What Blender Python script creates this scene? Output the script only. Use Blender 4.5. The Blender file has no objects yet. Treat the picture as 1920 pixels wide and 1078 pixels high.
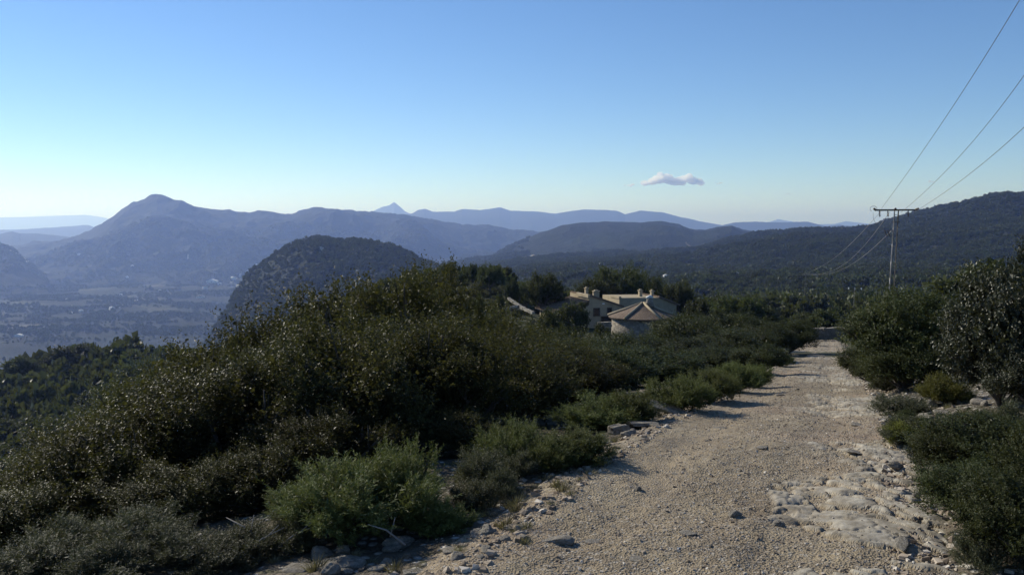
import bpy, math, random
import numpy as np
from mathutils import Vector

# ------------------------------------------------------------------ camera, sky, sun, exposure
SC = bpy.context.scene
COL = SC.collection
PITCH = math.radians(4.1)
F = 1663.0
cd = bpy.data.cameras.new("camera"); cam = bpy.data.objects.new("camera", cd); COL.objects.link(cam)
cd.sensor_width = 36.0; cd.lens = 36.0 * F / 1920.0
cd.clip_start = 0.05; cd.clip_end = 200000.0
cam.location = (0, 0, 0); cam.rotation_euler = (math.radians(90) - PITCH, 0, 0)
SC.camera = cam

SUN_AZ = math.radians(-50.0)      # left of the view direction, in front of the camera
SUN_EL = math.radians(31.0)
world = bpy.data.worlds.new("World"); SC.world = world; world.use_nodes = True
wt = world.node_tree; wt.nodes.clear()
wo = wt.nodes.new("ShaderNodeOutputWorld"); wb = wt.nodes.new("ShaderNodeBackground")
sk = wt.nodes.new("ShaderNodeTexSky"); sk.sky_type = 'NISHITA'; sk.sun_disc = False
sk.sun_elevation = SUN_EL; sk.sun_rotation = SUN_AZ
sk.altitude = 500; sk.air_density = 0.75; sk.dust_density = 0.0; sk.ozone_density = 3.5
wb.inputs["Strength"].default_value = 0.12
hs = wt.nodes.new('ShaderNodeHueSaturation'); hs.inputs['Saturation'].default_value = 1.13; hs.inputs['Hue'].default_value = 0.502
wt.links.new(sk.outputs[0], hs.inputs['Color']); wt.links.new(hs.outputs[0], wb.inputs[0]); wt.links.new(wb.outputs[0], wo.inputs[0])
sl = bpy.data.lights.new("sun", 'SUN'); sl.energy = 4.9; sl.angle = math.radians(0.5); sl.color = (1.0, 0.94, 0.83)
sun = bpy.data.objects.new("sun", sl); COL.objects.link(sun)
sd = Vector((math.sin(SUN_AZ) * math.cos(SUN_EL), math.cos(SUN_AZ) * math.cos(SUN_EL), math.sin(SUN_EL)))
sun.rotation_euler = (-sd).to_track_quat('-Z', 'Y').to_euler()
SC.view_settings.view_transform = 'Standard'; SC.view_settings.look = 'None'
SC.view_settings.exposure = 0.1; SC.view_settings.gamma = 1.0
SC.render.engine = 'CYCLES'
SC.cycles.max_bounces = 24; SC.cycles.diffuse_bounces = 3; SC.cycles.glossy_bounces = 2
SC.cycles.transmission_bounces = 3; SC.cycles.volume_bounces = 24; SC.cycles.transparent_max_bounces = 4
SC.cycles.use_denoising = True
SC.cycles.sample_clamp_indirect = 4.0

# ------------------------------------------------------------------ numeric helpers
CP, SP = math.cos(PITCH), math.sin(PITCH)
def ray(px, py):
    a = (px - 960.0) / F; b = (539.0 - py) / F
    return np.array([a, CP + b * SP, -SP + b * CP])
def at(px, py, D):                 # point at depth D along the view axis
    return ray(px, py) * D
def at_r(px, py, R):               # point at horizontal distance R
    d = ray(px, py); return d * (R / math.hypot(d[0], d[1]))
def sl_h(a, seed):
    a = a.astype(np.int64)
    h = (a[0] * 374761393 + a[1] * 668265263 + seed * 974711) & 0x7fffffff
    h = ((h ^ (h >> 13)) * 1274126177) & 0x7fffffff
    return ((h ^ (h >> 16)) & 0xffffff) / float(0xffffff)
def vnoise(x, y, seed=0):
    xi = np.floor(x); yi = np.floor(y); fx = x - xi; fy = y - yi
    fx = fx * fx * fx * (fx * (fx * 6 - 15) + 10); fy = fy * fy * fy * (fy * (fy * 6 - 15) + 10)
    h = lambda i, j: sl_h(np.array([xi + i, yi + j]), seed)
    return (h(0, 0) * (1 - fx) + h(1, 0) * fx) * (1 - fy) + (h(0, 1) * (1 - fx) + h(1, 1) * fx) * fy
def fbm(x, y, oct=4, seed=0, gain=0.5):
    s = 0; a = 1; t = 0
    for k in range(oct):
        s = s + a * vnoise(x * 2 ** k + 17.3 * k, y * 2 ** k - 9.1 * k, seed + k); t += a; a *= gain
    return s / t
def ridged(x, y, oct=4, seed=0):
    s = 0; a = 1; t = 0
    for k in range(oct):
        s = s + a * (1 - np.abs(2 * vnoise(x * 2 ** k, y * 2 ** k, seed + k) - 1)); t += a; a *= 0.5
    return s / t
def cellular(x, y, seed=0):        # distance to nearest feature point and its id value
    xi = np.floor(x); yi = np.floor(y); best = np.full(x.shape, 9.0); idv = np.zeros(x.shape)
    for i in (-1, 0, 1):
        for j in (-1, 0, 1):
            c = np.array([xi + i, yi + j]); px = xi + i + sl_h(c, seed); py = yi + j + sl_h(c, seed + 7)
            d = (x - px) ** 2 + (y - py) ** 2; m = d < best
            best = np.where(m, d, best); idv = np.where(m, sl_h(c, seed + 13), idv)
    return np.sqrt(best), idv
def sstep(a, b, x):
    t = np.clip((x - a) / (b - a), 0, 1); return t * t * (3 - 2 * t)
def sinterp(x, xp, fp, w):
    return sum(np.interp(x + o * w, xp, fp) for o in (-1, -0.6, -0.2, 0.2, 0.6, 1)) / 6.0

# ------------------------------------------------------------------ lie of the land (eye height = 0)
TY = [-80, 0, 4.9, 7.9, 10.8, 17, 25.4, 39, 72, 110]
TZ = [-1.6, -1.95, -1.99, -2.09, -2.37, -3.2, -4.35, -5.85, -9.7, -13.4]
CY = [-80, 0, 4.9, 7.9, 10.8, 17, 25.4, 39, 72, 110]
CX = [-28, -0.75, 1.0, 2.2, 3.38, 5.7, 8.6, 13.6, 25.3, 38]
def zr(Y): return sinterp(Y, TY, TZ, np.clip(np.abs(Y) * 0.12, 0.5, 8))
def xc(Y): return sinterp(Y, CY, CX, np.clip(np.abs(Y) * 0.12, 0.5, 8))
TPX = np.array([-400, 0, 250, 450, 600, 750, 900, 1050, 1200, 1350, 1500, 1700, 1920, 2300.])
TR = np.array([60, 110, 150, 200, 260, 350, 600, 1000, 1500, 2200, 3200, 5000, 9000.])
TZZ = np.array([
 [-30,-50,-58,-62,-66,-72,-190,-280,-300,-300,-300,-300,-320],
 [-24,-40,-46,-48,-50,-51,-150,-280,-300,-300,-300,-300,-320],
 [-21,-33,-38,-41,-43,-45,-135,-270,-300,-300,-300,-300,-320],
 [-18,-26,-32,-38,-44,-55,-145,-250,-290,-300,-300,-300,-320],
 [-17,-18,-19,-22,-30,-60,-140,-220,-240,-270,-290,-290,-300],
 [-15,-13.5,-12.5,-17,-32,-60,-100,-150,-170,-190,-220,-250,-270],
 [-13,-10.5,-9.3,-15,-27,-44,-68,-80,-90,-120,-150,-190,-240],
 [-11.5,-12.5,-14.5,-21,-28,-38,-50,-62,-72,-92,-120,-160,-210],
 [-10.5,-13,-17.5,-23,-29,-37,-48,-58,-68,-82,-100,-140,-200],
 [-9.5,-13.4,-18,-23.5,-29,-37,-46,-54,-60,-68,-85,-120,-180],
 [-8.6,-13.2,-17,-22,-26,-33,-45,-52,-55,-60,-80,-120,-180],
 [-7.8,-12.5,-17,-22,-26,-33,-44,-48,-48,-50,-80,-120,-180],
 [-6,-10,-15,-20,-25,-30,-40,-42,-40,-45,-80,-120,-180],
 [-1,-4,-8,-14,-20,-26,-34,-36,-30,-40,-80,-120,-180]], float)
def table(px, r):
    lr = np.log(np.clip(r, 60, 9000)); L = np.log(TR)
    out = 0
    for o in (-1, 0, 1):
        for q in (-1, 0, 1):
            p = np.clip(px + o * 45, -399.9, 2299.9); l = np.clip(lr + q * 0.10, L[0], L[-1] - 1e-6)
            i = np.searchsorted(TPX, p) - 1; j = np.clip(np.searchsorted(L, l, side='right') - 1, 0, len(L) - 2)
            u = (p - TPX[i]) / (TPX[i + 1] - TPX[i]); v = (l - L[j]) / (L[j + 1] - L[j])
            out = out + (TZZ[i, j] * (1 - u) + TZZ[i + 1, j] * u) * (1 - v) + (TZZ[i, j + 1] * (1 - u) + TZZ[i + 1, j + 1] * u) * v
    return out / 9.0
def px_of(x, y):
    az = np.clip(np.arctan2(x, np.where(np.abs(y) < 1e-6, 1e-6, y)), -0.95, 0.95)
    return 960 + F * np.tan(az) / CP
def base_h(x, y):
    r = np.hypot(x, y); Y = np.clip(y, -60, 110)
    t = x - xc(Y); z = zr(Y)
    L = np.clip(-t - 1.35, 0, 400); Rr = np.clip(t - 1.35, 0, 400)
    side = -0.09 * np.minimum(L, 3.5) - 0.30 * np.clip(L - 3.5, 0, 60)
    side = side + 0.16 * np.minimum(Rr, 7) + 0.03 * np.clip(Rr - 7, 0, 60)
    near = z + side
    far = table(px_of(x, y), r)
    w = sstep(42, 95, r)
    return near * (1 - w) + far * w
def ground_h(x, y, fine=True):
    r = np.hypot(x, y); z = base_h(x, y)
    z = z + (fbm(x / 14, y / 14, 3, 5) - 0.5) * 1.6 * sstep(22, 90, r)
    z = z + (fbm(x / 120, y / 120, 4, 9) - 0.5) * 16 * sstep(200, 800, r)
    z = z + (ridged(x / 420, y / 420, 4, 19) - 0.6) * 34 * sstep(500, 1600, r) * sstep(-280, -200, z) 
    z = z + (fbm(x / 800, y / 800, 3, 29) - 0.5) * 70 * sstep(1500, 2800, r)
    if fine:
        t = np.abs(x - xc(np.clip(y, -60, 110))); near = (1 - sstep(30, 60, r))
        z = z + near * ((fbm(x / 0.8, y / 0.8, 3, 31) - 0.5) * 0.16 + (fbm(x / 0.14, y / 0.14, 2, 33) - 0.5) * 0.045) * sstep(1.2, 1.9, t)
        z = z - 0.07 * (1 - sstep(1.25, 1.7, t)) * near
        z = z + (fbm(x / 9, y / 9, 2, 41) - 0.5) * 3.0 * sstep(200, 500, r)
    return z
RIDGES = {}
def ridge_fn(key, R, front, back, pts, seed, amp, wob):
    az = []; zz = []
    for px, py in pts:
        p = at_r(px, py, R); az.append(math.atan2(p[0], p[1])); zz.append(p[2])
    az = np.array(az); zz = np.array(zz)
    def f(x, y):
        a = np.arctan2(x, y); r = np.hypot(x, y)
        crest = np.interp(a, az, zz)
        Rr = R
        s = (r - Rr); w = np.where(s < 0, front, back)
        b = np.clip(1 - np.abs(s) / w, 0, 1)
        nz = ridged(x / (front * 0.42), y / (front * 0.42), 5, seed)
        edge = np.clip(b * (1 - b) * 4, 0, 1)
        prof = b * b * (3 - 2 * b) * 0.55 + b * 0.45
        base = base_h(x, y) - 8 if R < 6500 else np.full(x.shape, -330.0)
        h = base + (crest - base) * prof
        return h + edge * (nz - 0.62) * amp + (fbm(x / (front * 0.03), y / (front * 0.03), 3, seed + 3) - 0.5) * amp * 0.10
    RIDGES[key] = (f, R, front, back, (az[0], az[-1]))
    return f
ridge_fn('knoll', 1600, 800, 700, [(300,790),(345,715),(382,655),(410,605),(432,568),(452,531),(470,508),(500,490),(540,462),(575,447),(600,444),(640,450),(690,453),(740,463),(790,487),(830,503),(880,520),(960,560)], 61, 60, 0)
ridge_fn('right', 2200, 1150, 1500, [(1200,500),(1300,470),(1360,452),(1414,439),(1467,437),(1514,433),(1567,432),(1594,432),(1614,429),(1640,426),(1661,416),(1711,401),(1761,390),(1801,382),(1848,370),(1868,365),(1891,362),(1920,364),(2050,380),(2300,400),(2700,420)], 71, 60, 0)
ridge_fn('mid', 4000, 1500, 1500, [(860,520),(950,465),(1010,438),(1050,425),(1090,418),(1140,416),(1200,417),(1240,415),(1275,421),(1300,431),(1322,432),(1345,426),(1372,424),(1395,434),(1430,440),(1500,450),(1600,470)], 81, 90, 0)
ridge_fn('track', 5200, 900, 1500, [(-500,430),(-200,440),(-60,452),(0,458),(20,463),(33,474),(60,494),(90,520)], 91, 70, 0)
def land_h(x, y):
    x = np.atleast_1d(np.asarray(x, float)); y = np.atleast_1d(np.asarray(y, float))
    z = ground_h(x, y)
    a = np.arctan2(x, y); r = np.hypot(x, y)
    for k in ('knoll', 'right', 'mid', 'track', 'main'):
        if k in RIDGES:
            f, R, fr, bk, (a0, a1) = RIDGES[k]; z = np.where((a > a0) & (a < a1) & (r > R - fr) & (r < R + bk), np.maximum(z, f(x, y)), z)
    return z
def hit(px, py, r0=3.0, r1=9000.0):
    d = ray(px, py); h = math.hypot(d[0], d[1]); rr = np.geomspace(r0, r1, 5000)
    x = d[0] / h * rr; y = d[1] / h * rr; z = d[2] / h * rr
    g = land_h(x, y); k = np.nonzero(z < g)[0]
    i = k[0] if len(k) else len(rr) - 1
    return np.array([x[i], y[i], g[i]])

# ------------------------------------------------------------------ mesh helpers
def link(o, parent=None, loc=None, rz=None):
    COL.objects.link(o)
    if parent: o.parent = parent
    if loc is not None: o.location = loc
    if rz is not None: o.rotation_euler = (0, 0, rz)
    return o
def mesh_np(name, V, Fc, mats, smooth=True, attrs=None, midx=None):
    """Fc: (n,4) or (n,3) array, or a list of lists of indices."""
    me = bpy.data.meshes.new(name); V = np.asarray(V, np.float32)
    me.vertices.add(len(V)); me.vertices.foreach_set('co', V.ravel())
    if isinstance(Fc, np.ndarray):
        n, k = Fc.shape; loops = Fc.astype(np.int32).ravel(); st = np.arange(n, dtype=np.int32) * k
    else:
        loops = np.array([i for f in Fc for i in f], np.int32); ln = [len(f) for f in Fc]; n = len(Fc)
        st = np.concatenate([[0], np.cumsum(ln)[:-1]]).astype(np.int32)
    me.loops.add(len(loops)); me.loops.foreach_set('vertex_index', loops)
    me.polygons.add(n); me.polygons.foreach_set('loop_start', st)
    me.polygons.foreach_set('use_smooth', np.full(n, smooth))
    for m in (mats if isinstance(mats, (list, tuple)) else [mats]): me.materials.append(m)
    if midx is not None: me.polygons.foreach_set('material_index', np.asarray(midx, np.int32))
    for k_, v_ in (attrs or {}).items():
        a = me.attributes.new(k_, 'FLOAT', 'POINT'); a.data.foreach_set('value', np.asarray(v_, np.float32))
    me.update(calc_edges=True); me.validate()
    return me
class MB:                                  # collects faces of simple solids
    def __init__(s): s.V = []; s.F = []
    def add(s, V, Fc):
        o = len(s.V); s.V += [tuple(v) for v in V]; s.F += [[i + o for i in f] for f in Fc]
    def box(s, c, size, rz=0, M=None):
        a, b, d = size[0] / 2, size[1] / 2, size[2] / 2
        V = [(x, y, z) for z in (-d, d) for y in (-b, b) for x in (-a, a)]
        co, si = math.cos(rz), math.sin(rz)
        V = [(c[0] + x * co - y * si, c[1] + x * si + y * co, c[2] + z) for x, y, z in V]
        s.add(V, [(0, 2, 3, 1), (4, 5, 7, 6), (0, 1, 5, 4), (2, 6, 7, 3), (0, 4, 6, 2), (1, 3, 7, 5)])
    def tube(s, pts, rad, n=6, cap=True):
        pts = [Vector(p) for p in pts]; rad = rad if isinstance(rad, (list, tuple)) else [rad] * len(pts)
        o = len(s.V); up = Vector((0, 0, 1))
        for i, p in enumerate(pts):
            t = (pts[min(i + 1, len(pts) - 1)] - pts[max(i - 1, 0)]).normalized()
            a = t.cross(up if abs(t.z) < 0.95 else Vector((1, 0, 0))).normalized(); b = t.cross(a)
            for k in range(n):
                q = 2 * math.pi * k / n; s.V.append(tuple(p + (a * math.cos(q) + b * math.sin(q)) * rad[i]))
        for i in range(len(pts) - 1):
            for k in range(n):
                k2 = (k + 1) % n; s.F.append([o + i * n + k, o + (i + 1) * n + k, o + (i + 1) * n + k2, o + i * n + k2])
        if cap:
            s.F.append([o + k for k in range(n)]); s.F.append([o + (len(pts) - 1) * n + k for k in range(n)][::-1])
    def lathe(s, prof, c, n=16):           # prof: (radius, z)
        o = len(s.V)
        for r, z in prof:
            for k in range(n):
                q = 2 * math.pi * k / n; s.V.append((c[0] + r * math.cos(q), c[1] + r * math.sin(q), c[2] + z))
        for i in range(len(prof) - 1):
            for k in range(n):
                k2 = (k + 1) % n; s.F.append([o + i * n + k, o + i * n + k2, o + (i + 1) * n + k2, o + (i + 1) * n + k])
        s.F.append([o + k for k in range(n)][::-1]); s.F.append([o + (len(prof) - 1) * n + k for k in range(n)])
    def prism(s, poly, y0, y1):            # polygon in x,z extruded along y
        n = len(poly); V = [(x, y0, z) for x, z in poly] + [(x, y1, z) for x, z in poly]
        s.add(V, [list(range(n)), list(range(n, 2 * n))[::-1]] + [[i, i + n, (i + 1) % n + n, (i + 1) % n] for i in range(n)])
    def mesh(s, name, mat, smooth=False): return mesh_np(name, np.array(s.V), s.F, mat, smooth)
    def obj(s, name, mat, parent=None, smooth=False, loc=None, rz=None):
        return link(bpy.data.objects.new(name, s.mesh(name, mat, smooth)), parent, loc, rz)
def tag(o, label=None, cat=None, group=None, kind=None):
    if label: o['label'] = label
    if cat: o['category'] = cat
    if group: o['group'] = group
    if kind: o['kind'] = kind
    return o
def empty(name, loc, rz=0, label=None, cat=None, group=None):
    o = bpy.data.objects.new(name, None); COL.objects.link(o); o.location = loc; o.rotation_euler = (0, 0, rz)
    o.empty_display_size = 0.2
    return tag(o, label, cat, group)
def struct(name, me): return tag(link(bpy.data.objects.new(name, me)), kind='structure')

# ------------------------------------------------------------------ materials
class NT:
    def __init__(s, name, disp=False):
        s.m = bpy.data.materials.new(name); s.m.use_nodes = True; s.t = s.m.node_tree; s.t.nodes.clear()
        s.out = s.t.nodes.new('ShaderNodeOutputMaterial')
    def n(s, ty, _p=None, **kw):
        nd = s.t.nodes.new('ShaderNode' + ty)
        for k, v in (_p or {}).items(): setattr(nd, k, v)
        for k, v in kw.items():
            key = k.replace('_', ' ')
            sock = nd.inputs[int(k[1:])] if k[0] == 'i' and k[1:].isdigit() else nd.inputs[key]
            if isinstance(v, bpy.types.NodeSocket): s.t.links.new(v, sock)
            else: sock.default_value = v
        return nd
    def noise(s, vec, scale, detail=4, rough=0.55, dist=0):
        return s.n('TexNoise', Vector=vec, Scale=scale, Detail=detail, Roughness=rough, Distortion=dist).outputs[0]
    def ramp(s, fac, stops, interp='LINEAR'):
        nd = s.n('ValToRGB', i0=fac); nd.color_ramp.interpolation = interp; e = nd.color_ramp.elements
        while len(e) < len(stops): e.new(0.5)
        for k, (p, c) in enumerate(stops):
            e[k].position = p; e[k].color = c if len(c) == 4 else (*c, 1)
        return nd.outputs[0]
    def mix(s, f, a, b, mode='MIX'):
        nd = s.t.nodes.new('ShaderNodeMix'); nd.data_type = 'RGBA'; nd.blend_type = mode
        for k, v in ((0, f), (6, a), (7, b)):
            if isinstance(v, bpy.types.NodeSocket): s.t.links.new(v, nd.inputs[k])
            else: nd.inputs[k].default_value = v if k == 0 else (v if len(v) == 4 else (*v, 1))
        return nd.outputs[2]
    def math(s, op, a, b=0.0, c=0.0):
        nd = s.t.nodes.new('ShaderNodeMath'); nd.operation = op
        for k, v in enumerate((a, b, c)):
            if isinstance(v, bpy.types.NodeSocket): s.t.links.new(v, nd.inputs[k])
            else: nd.inputs[k].default_value = v
        return nd.outputs[0]
    def attr(s, name): return s.n('Attribute', {'attribute_name': name}).outputs['Fac']
    def obj(s): return s.n('TexCoord').outputs['Object']
    def rand(s): return s.n('ObjectInfo').outputs['Random']
    def geo(s, k='Position'): return s.n('NewGeometry').outputs[k]
    def bump(s, h, strength, dist): return s.n('Bump', Height=h, Strength=strength, Distance=dist).outputs[0]
    def principled(s, col, rough=0.8, spec=0.3, bump=None, metal=0.0):
        nd = s.n('BsdfPrincipled', Base_Color=col if isinstance(col, bpy.types.NodeSocket) else (*col, 1), Roughness=rough, Metallic=metal)
        nd.inputs['Specular IOR Level'].default_value = spec
        if bump is not None: s.t.links.new(bump, nd.inputs['Normal'])
        return nd.outputs[0]
    def done(s, sh, vol=None):
        if sh is not None: s.t.links.new(sh, s.out.inputs[0])
        if vol is not None: s.t.links.new(vol, s.out.inputs[1])
        return s.m
def mat_leaf(name, dark, light, warm, rough=0.38, spec=0.5, trans=0.2, warm_amt=0.12):
    n = NT(name); t = n.attr('tint'); r = n.rand()
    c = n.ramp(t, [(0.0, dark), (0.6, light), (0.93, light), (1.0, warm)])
    big = n.noise(n.obj(), 1.3, 2)
    c = n.mix(n.math('MULTIPLY', big, warm_amt * 2), c, warm)
    hs = n.n('HueSaturation', Hue=n.math('ADD', n.math('MULTIPLY', r, 0.03), 0.485), Saturation=1.0,
             Value=n.math('ADD', n.math('MULTIPLY', r, 0.6), 0.7), Fac=1.0, Color=c).outputs[0]
    p = n.principled(hs, rough, spec)
    tr = n.n('BsdfTranslucent', Color=n.mix(0.35, hs, (0.16, 0.17, 0.02))).outputs[0]
    return n.done(n.n('MixShader', i0=trans, i1=p, i2=tr).outputs[0])
M = {}
M['oak'] = mat_leaf('oak_leaves', (0.023, 0.028, 0.012), (0.054, 0.064, 0.025), (0.105, 0.072, 0.038), 0.40, 0.055, 0.3, 0.3)
M['oak_green'] = mat_leaf('green_oak_leaves', (0.02, 0.027, 0.011), (0.052, 0.066, 0.024), (0.095, 0.085, 0.034), 0.48, 0.15, 0.25, 0.15)
M['holm'] = mat_leaf('holm_oak_leaves', (0.022, 0.027, 0.016), (0.055, 0.062, 0.036), (0.13, 0.12, 0.08), 0.42, 0.3, 0.15, 0.1)
M['needle'] = mat_leaf('shrub_needles', (0.045, 0.062, 0.02), (0.115, 0.14, 0.042), (0.18, 0.17, 0.05), 0.6, 0.3, 0.3)
M['gorse'] = mat_leaf('gorse_spines', (0.065, 0.072, 0.015), (0.16, 0.165, 0.03), (0.25, 0.21, 0.035), 0.6, 0.3, 0.3)
M['heath'] = mat_leaf('grey_scrub_leaves', (0.034, 0.040, 0.022), (0.075, 0.082, 0.044), (0.12, 0.10, 0.065), 0.6, 0.3, 0.25)
M['pine'] = mat_leaf('pine_needles', (0.014, 0.023, 0.009), (0.042, 0.058, 0.017), (0.085, 0.09, 0.025), 0.6, 0.25, 0.3)
M['grass'] = mat_leaf('dry_grass_blades', (0.09, 0.09, 0.05), (0.2, 0.17, 0.1), (0.3, 0.26, 0.17), 0.7, 0.2, 0.3)
n = NT('bark'); c = n.ramp(n.noise(n.obj(), 9, 5), [(0.3, (0.05, 0.042, 0.035)), (0.7, (0.15, 0.13, 0.11))])
M['bark'] = n.done(n.principled(c, 0.9, 0.2, n.bump(n.noise(n.obj(), 30, 4), 0.6, 0.02)))
n = NT('forest_canopy')      # wooded land seen from afar
g = n.geo(); r_ = n.attr('far')
v = n.n('TexVoronoi', Vector=g, Scale=0.16, Randomness=1.0); v2 = n.noise(g, 0.02, 5, 0.6); v3 = n.noise(g, 0.0035, 4, 0.6)
c = n.ramp(v.outputs['Distance'], [(0.0, (0.022, 0.028, 0.012)), (0.45, (0.016, 0.021, 0.009)), (0.9, (0.010, 0.013, 0.007))])
c = n.mix(n.ramp(n.noise(g, 0.009, 8, 0.75), [(0.35, (0, 0, 0)), (0.70, (0.6, 0.6, 0.6))]), c, (0.012, 0.017, 0.009))
c = n.mix(n.ramp(v2, [(0.52, (0, 0, 0)), (0.72, (0.6, 0.6, 0.6))]), c, (0.030, 0.028, 0.017))
c = n.mix(n.ramp(v3, [(0.45, (0, 0, 0)), (0.7, (0.5, 0.5, 0.5))]), c, (0.022, 0.034, 0.018))
fv = n.n('Mapping', Vector=g, Scale=(0.006, 0.0034, 0.001), Rotation=(0, 0, 0.5)).outputs[0]
vf = n.n('TexVoronoi', Vector=fv, Scale=1.0, Randomness=0.9); vid = n.n('SeparateColor', Color=vf.outputs['Color']).outputs[0]
fc = n.ramp(vid, [(0.0, (0.022, 0.028, 0.012)), (0.25, (0.10, 0.09, 0.052)), (0.45, (0.035, 0.042, 0.019)), (0.65, (0.08, 0.078, 0.04)), (0.92, (0.18, 0.155, 0.11))], 'CONSTANT')
rows = n.noise(n.n('Mapping', Vector=g, Scale=(0.09, 0.012, 0.02)).outputs[0], 1.0, 2)
fc = n.mix(n.ramp(rows, [(0.42, (0, 0, 0)), (0.55, (0.7, 0.7, 0.7))]), fc, (0.04, 0.055, 0.025))
fm = n.math('MULTIPLY', n.attr('field'), n.ramp(n.noise(g, 0.0022, 4, 0.65), [(0.54, (0, 0, 0)), (0.585, (0.85, 0.85, 0.85))]))
c = n.mix(fm, c, fc)
b = n.bump(v.outputs['Distance'], 0.9, 4.0)
forest = n.principled(c, 0.95, 0.1)
n.t.nodes.active = None
n.t.links.new(b, forest.node.inputs['Normal'])
M['forest'] = n.done(forest)
n = NT('stony_ground')
g = n.geo(); near = n.attr('near')
st = n.n('TexVoronoi', Vector=g, Scale=14.0); st2 = n.n('TexVoronoi', Vector=g, Scale=42.0)
nz = n.noise(g, 1.4, 5, 0.6); nb = n.noise(g, 6.0, 4)
c = n.ramp(nz, [(0.3, (0.06, 0.05, 0.035)), (0.5, (0.11, 0.092, 0.068)), (0.72, (0.21, 0.18, 0.145))])
c = n.mix(n.ramp(nb, [(0.52, (0, 0, 0)), (0.66, (0.7, 0.7, 0.7))]), c, (0.07, 0.075, 0.035))
stc = n.n('SeparateColor', Color=st.outputs['Color']).outputs[0]
c = n.mix(n.math('MULTIPLY', n.ramp(stc, [(0.70, (0, 0, 0)), (0.74, (1, 1, 1))], 'LINEAR'), n.ramp(st.outputs['Distance'], [(0.3, (1, 1, 1)), (0.5, (0, 0, 0))])), c, (0.42, 0.39, 0.34))
hh = n.math('ADD', n.math('MULTIPLY', st.outputs['Distance'], -1.0), n.math('MULTIPLY', st2.outputs['Distance'], -0.4))
p = n.principled(c, 0.95, 0.15, n.bump(hh, 0.8, 0.04))
# further off the same ground carries low scrub
gv = n.n('TexVoronoi', Vector=g, Scale=0.9); gn = n.noise(g, 0.25, 5, 0.65)
c2 = n.ramp(gn, [(0.3, (0.03, 0.04, 0.02)), (0.5, (0.06, 0.065, 0.035)), (0.62, (0.075, 0.07, 0.042)), (0.75, (0.14, 0.125, 0.09))])
p2 = n.principled(c2, 0.95, 0.1, n.bump(gv.outputs['Distance'], 0.8, 0.4))
forest2 = M['forest']
M['ground'] = n.done(n.n('MixShader', i0=near, i1=p2, i2=p).outputs[0])
n = NT('track_gravel')
g = n.geo(); rk = n.attr('rock')
s1 = n.n('TexVoronoi', Vector=g, Scale=55.0); n2 = n.noise(g, 2.6, 6, 0.7); n3 = n.noise(g, 0.35, 3); s2 = n.n('TexVoronoi', Vector=g, Scale=95.0); nz = n.noise(g, 0.9, 4, 0.6); nf = n.noise(g, 60, 3)
c = n.ramp(nz, [(0.3, (0.225, 0.175, 0.115)), (0.55, (0.30, 0.245, 0.163)), (0.75, (0.36, 0.305, 0.22))])
c = n.mix(n.ramp(n2, [(0.45, (0, 0, 0)), (0.62, (0.65, 0.65, 0.65))]), c, (0.17, 0.14, 0.105)); c = n.mix(n.ramp(n3, [(0.5, (0, 0, 0)), (0.7, (0.6, 0.6, 0.6))]), c, (0.33, 0.235, 0.165))
idc = n.n('SeparateColor', Color=s1.outputs['Color']).outputs[0]
c = n.mix(n.ramp(idc, [(0.0, (0.45, 0.45, 0.45)), (0.3, (0, 0, 0)), (0.75, (0, 0, 0)), (1.0, (0.0, 0.0, 0.0))]), c, (0.10, 0.08, 0.065))
c = n.mix(n.ramp(idc, [(0.80, (0, 0, 0)), (0.9, (0.65, 0.65, 0.65))]), c, (0.38, 0.35, 0.30))
rc = n.ramp(n.noise(g, 7, 5, 0.65), [(0.3, (0.14, 0.12, 0.09)), (0.45, (0.26, 0.23, 0.18)), (0.6, (0.36, 0.33, 0.27)), (0.75, (0.45, 0.42, 0.35))])
c = n.mix(rk, c, rc)
rut = n.attr('rut'); c = n.mix(n.math('MULTIPLY', rut, 0.45), c, (0.35, 0.28, 0.19))
h1 = n.math('MULTIPLY', n.math('ADD', s1.outputs['Distance'], n.math('MULTIPLY', s2.outputs['Distance'], 0.5)), n.math('SUBTRACT', 1.05, rk))
h2 = n.math('ADD', h1, n.math('MULTIPLY', n.noise(g, 25, 5, 0.7), 0.25))
M['track'] = n.done(n.principled(c, 0.93, 0.2, n.bump(n.math('MULTIPLY', h2, 1.0), 0.9, 0.012)))
n = NT('limestone'); g = n.obj(); a = n.noise(g, 3.0, 6, 0.65)
c = n.ramp(a, [(0.3, (0.12, 0.10, 0.08)), (0.5, (0.25, 0.225, 0.185)), (0.72, (0.38, 0.35, 0.30))])
c = n.mix(n.ramp(n.noise(g, 9, 3), [(0.56, (0, 0, 0)), (0.66, (0.6, 0.6, 0.6))]), c, (0.09, 0.085, 0.07))
M['stone'] = n.done(n.principled(c, 0.92, 0.2, n.bump(n.noise(g, 16, 6, 0.7), 0.6, 0.03)))
n = NT('gravel_stone'); rr = n.geo('Random Per Island')
c = n.ramp(rr, [(0.0, (0.13, 0.10, 0.075)), (0.5, (0.30, 0.245, 0.185)), (0.85, (0.41, 0.35, 0.28)), (1.0, (0.60, 0.55, 0.47))])
M['gravel'] = n.done(n.principled(c, 0.93, 0.2))
n = NT('render_wall'); g = n.obj(); c = n.ramp(n.noise(g, 1.2, 5), [(0.3, (0.34, 0.285, 0.195)), (0.7, (0.45, 0.375, 0.26))])
M['ochre'] = n.done(n.principled(c, 0.9, 0.1, n.bump(n.noise(g, 14, 4), 0.3, 0.02)))
n = NT('stone_masonry'); g = n.obj(); v = n.n('TexVoronoi', Vector=n.n('Mapping', Vector=g, Scale=(2.2, 2.2, 4.0)).outputs[0], Scale=1.0)
vd = n.n('TexVoronoi', {'feature': 'DISTANCE_TO_EDGE'}, Vector=n.n('Mapping', Vector=g, Scale=(2.2, 2.2, 4.0)).outputs[0], Scale=1.0)
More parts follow.
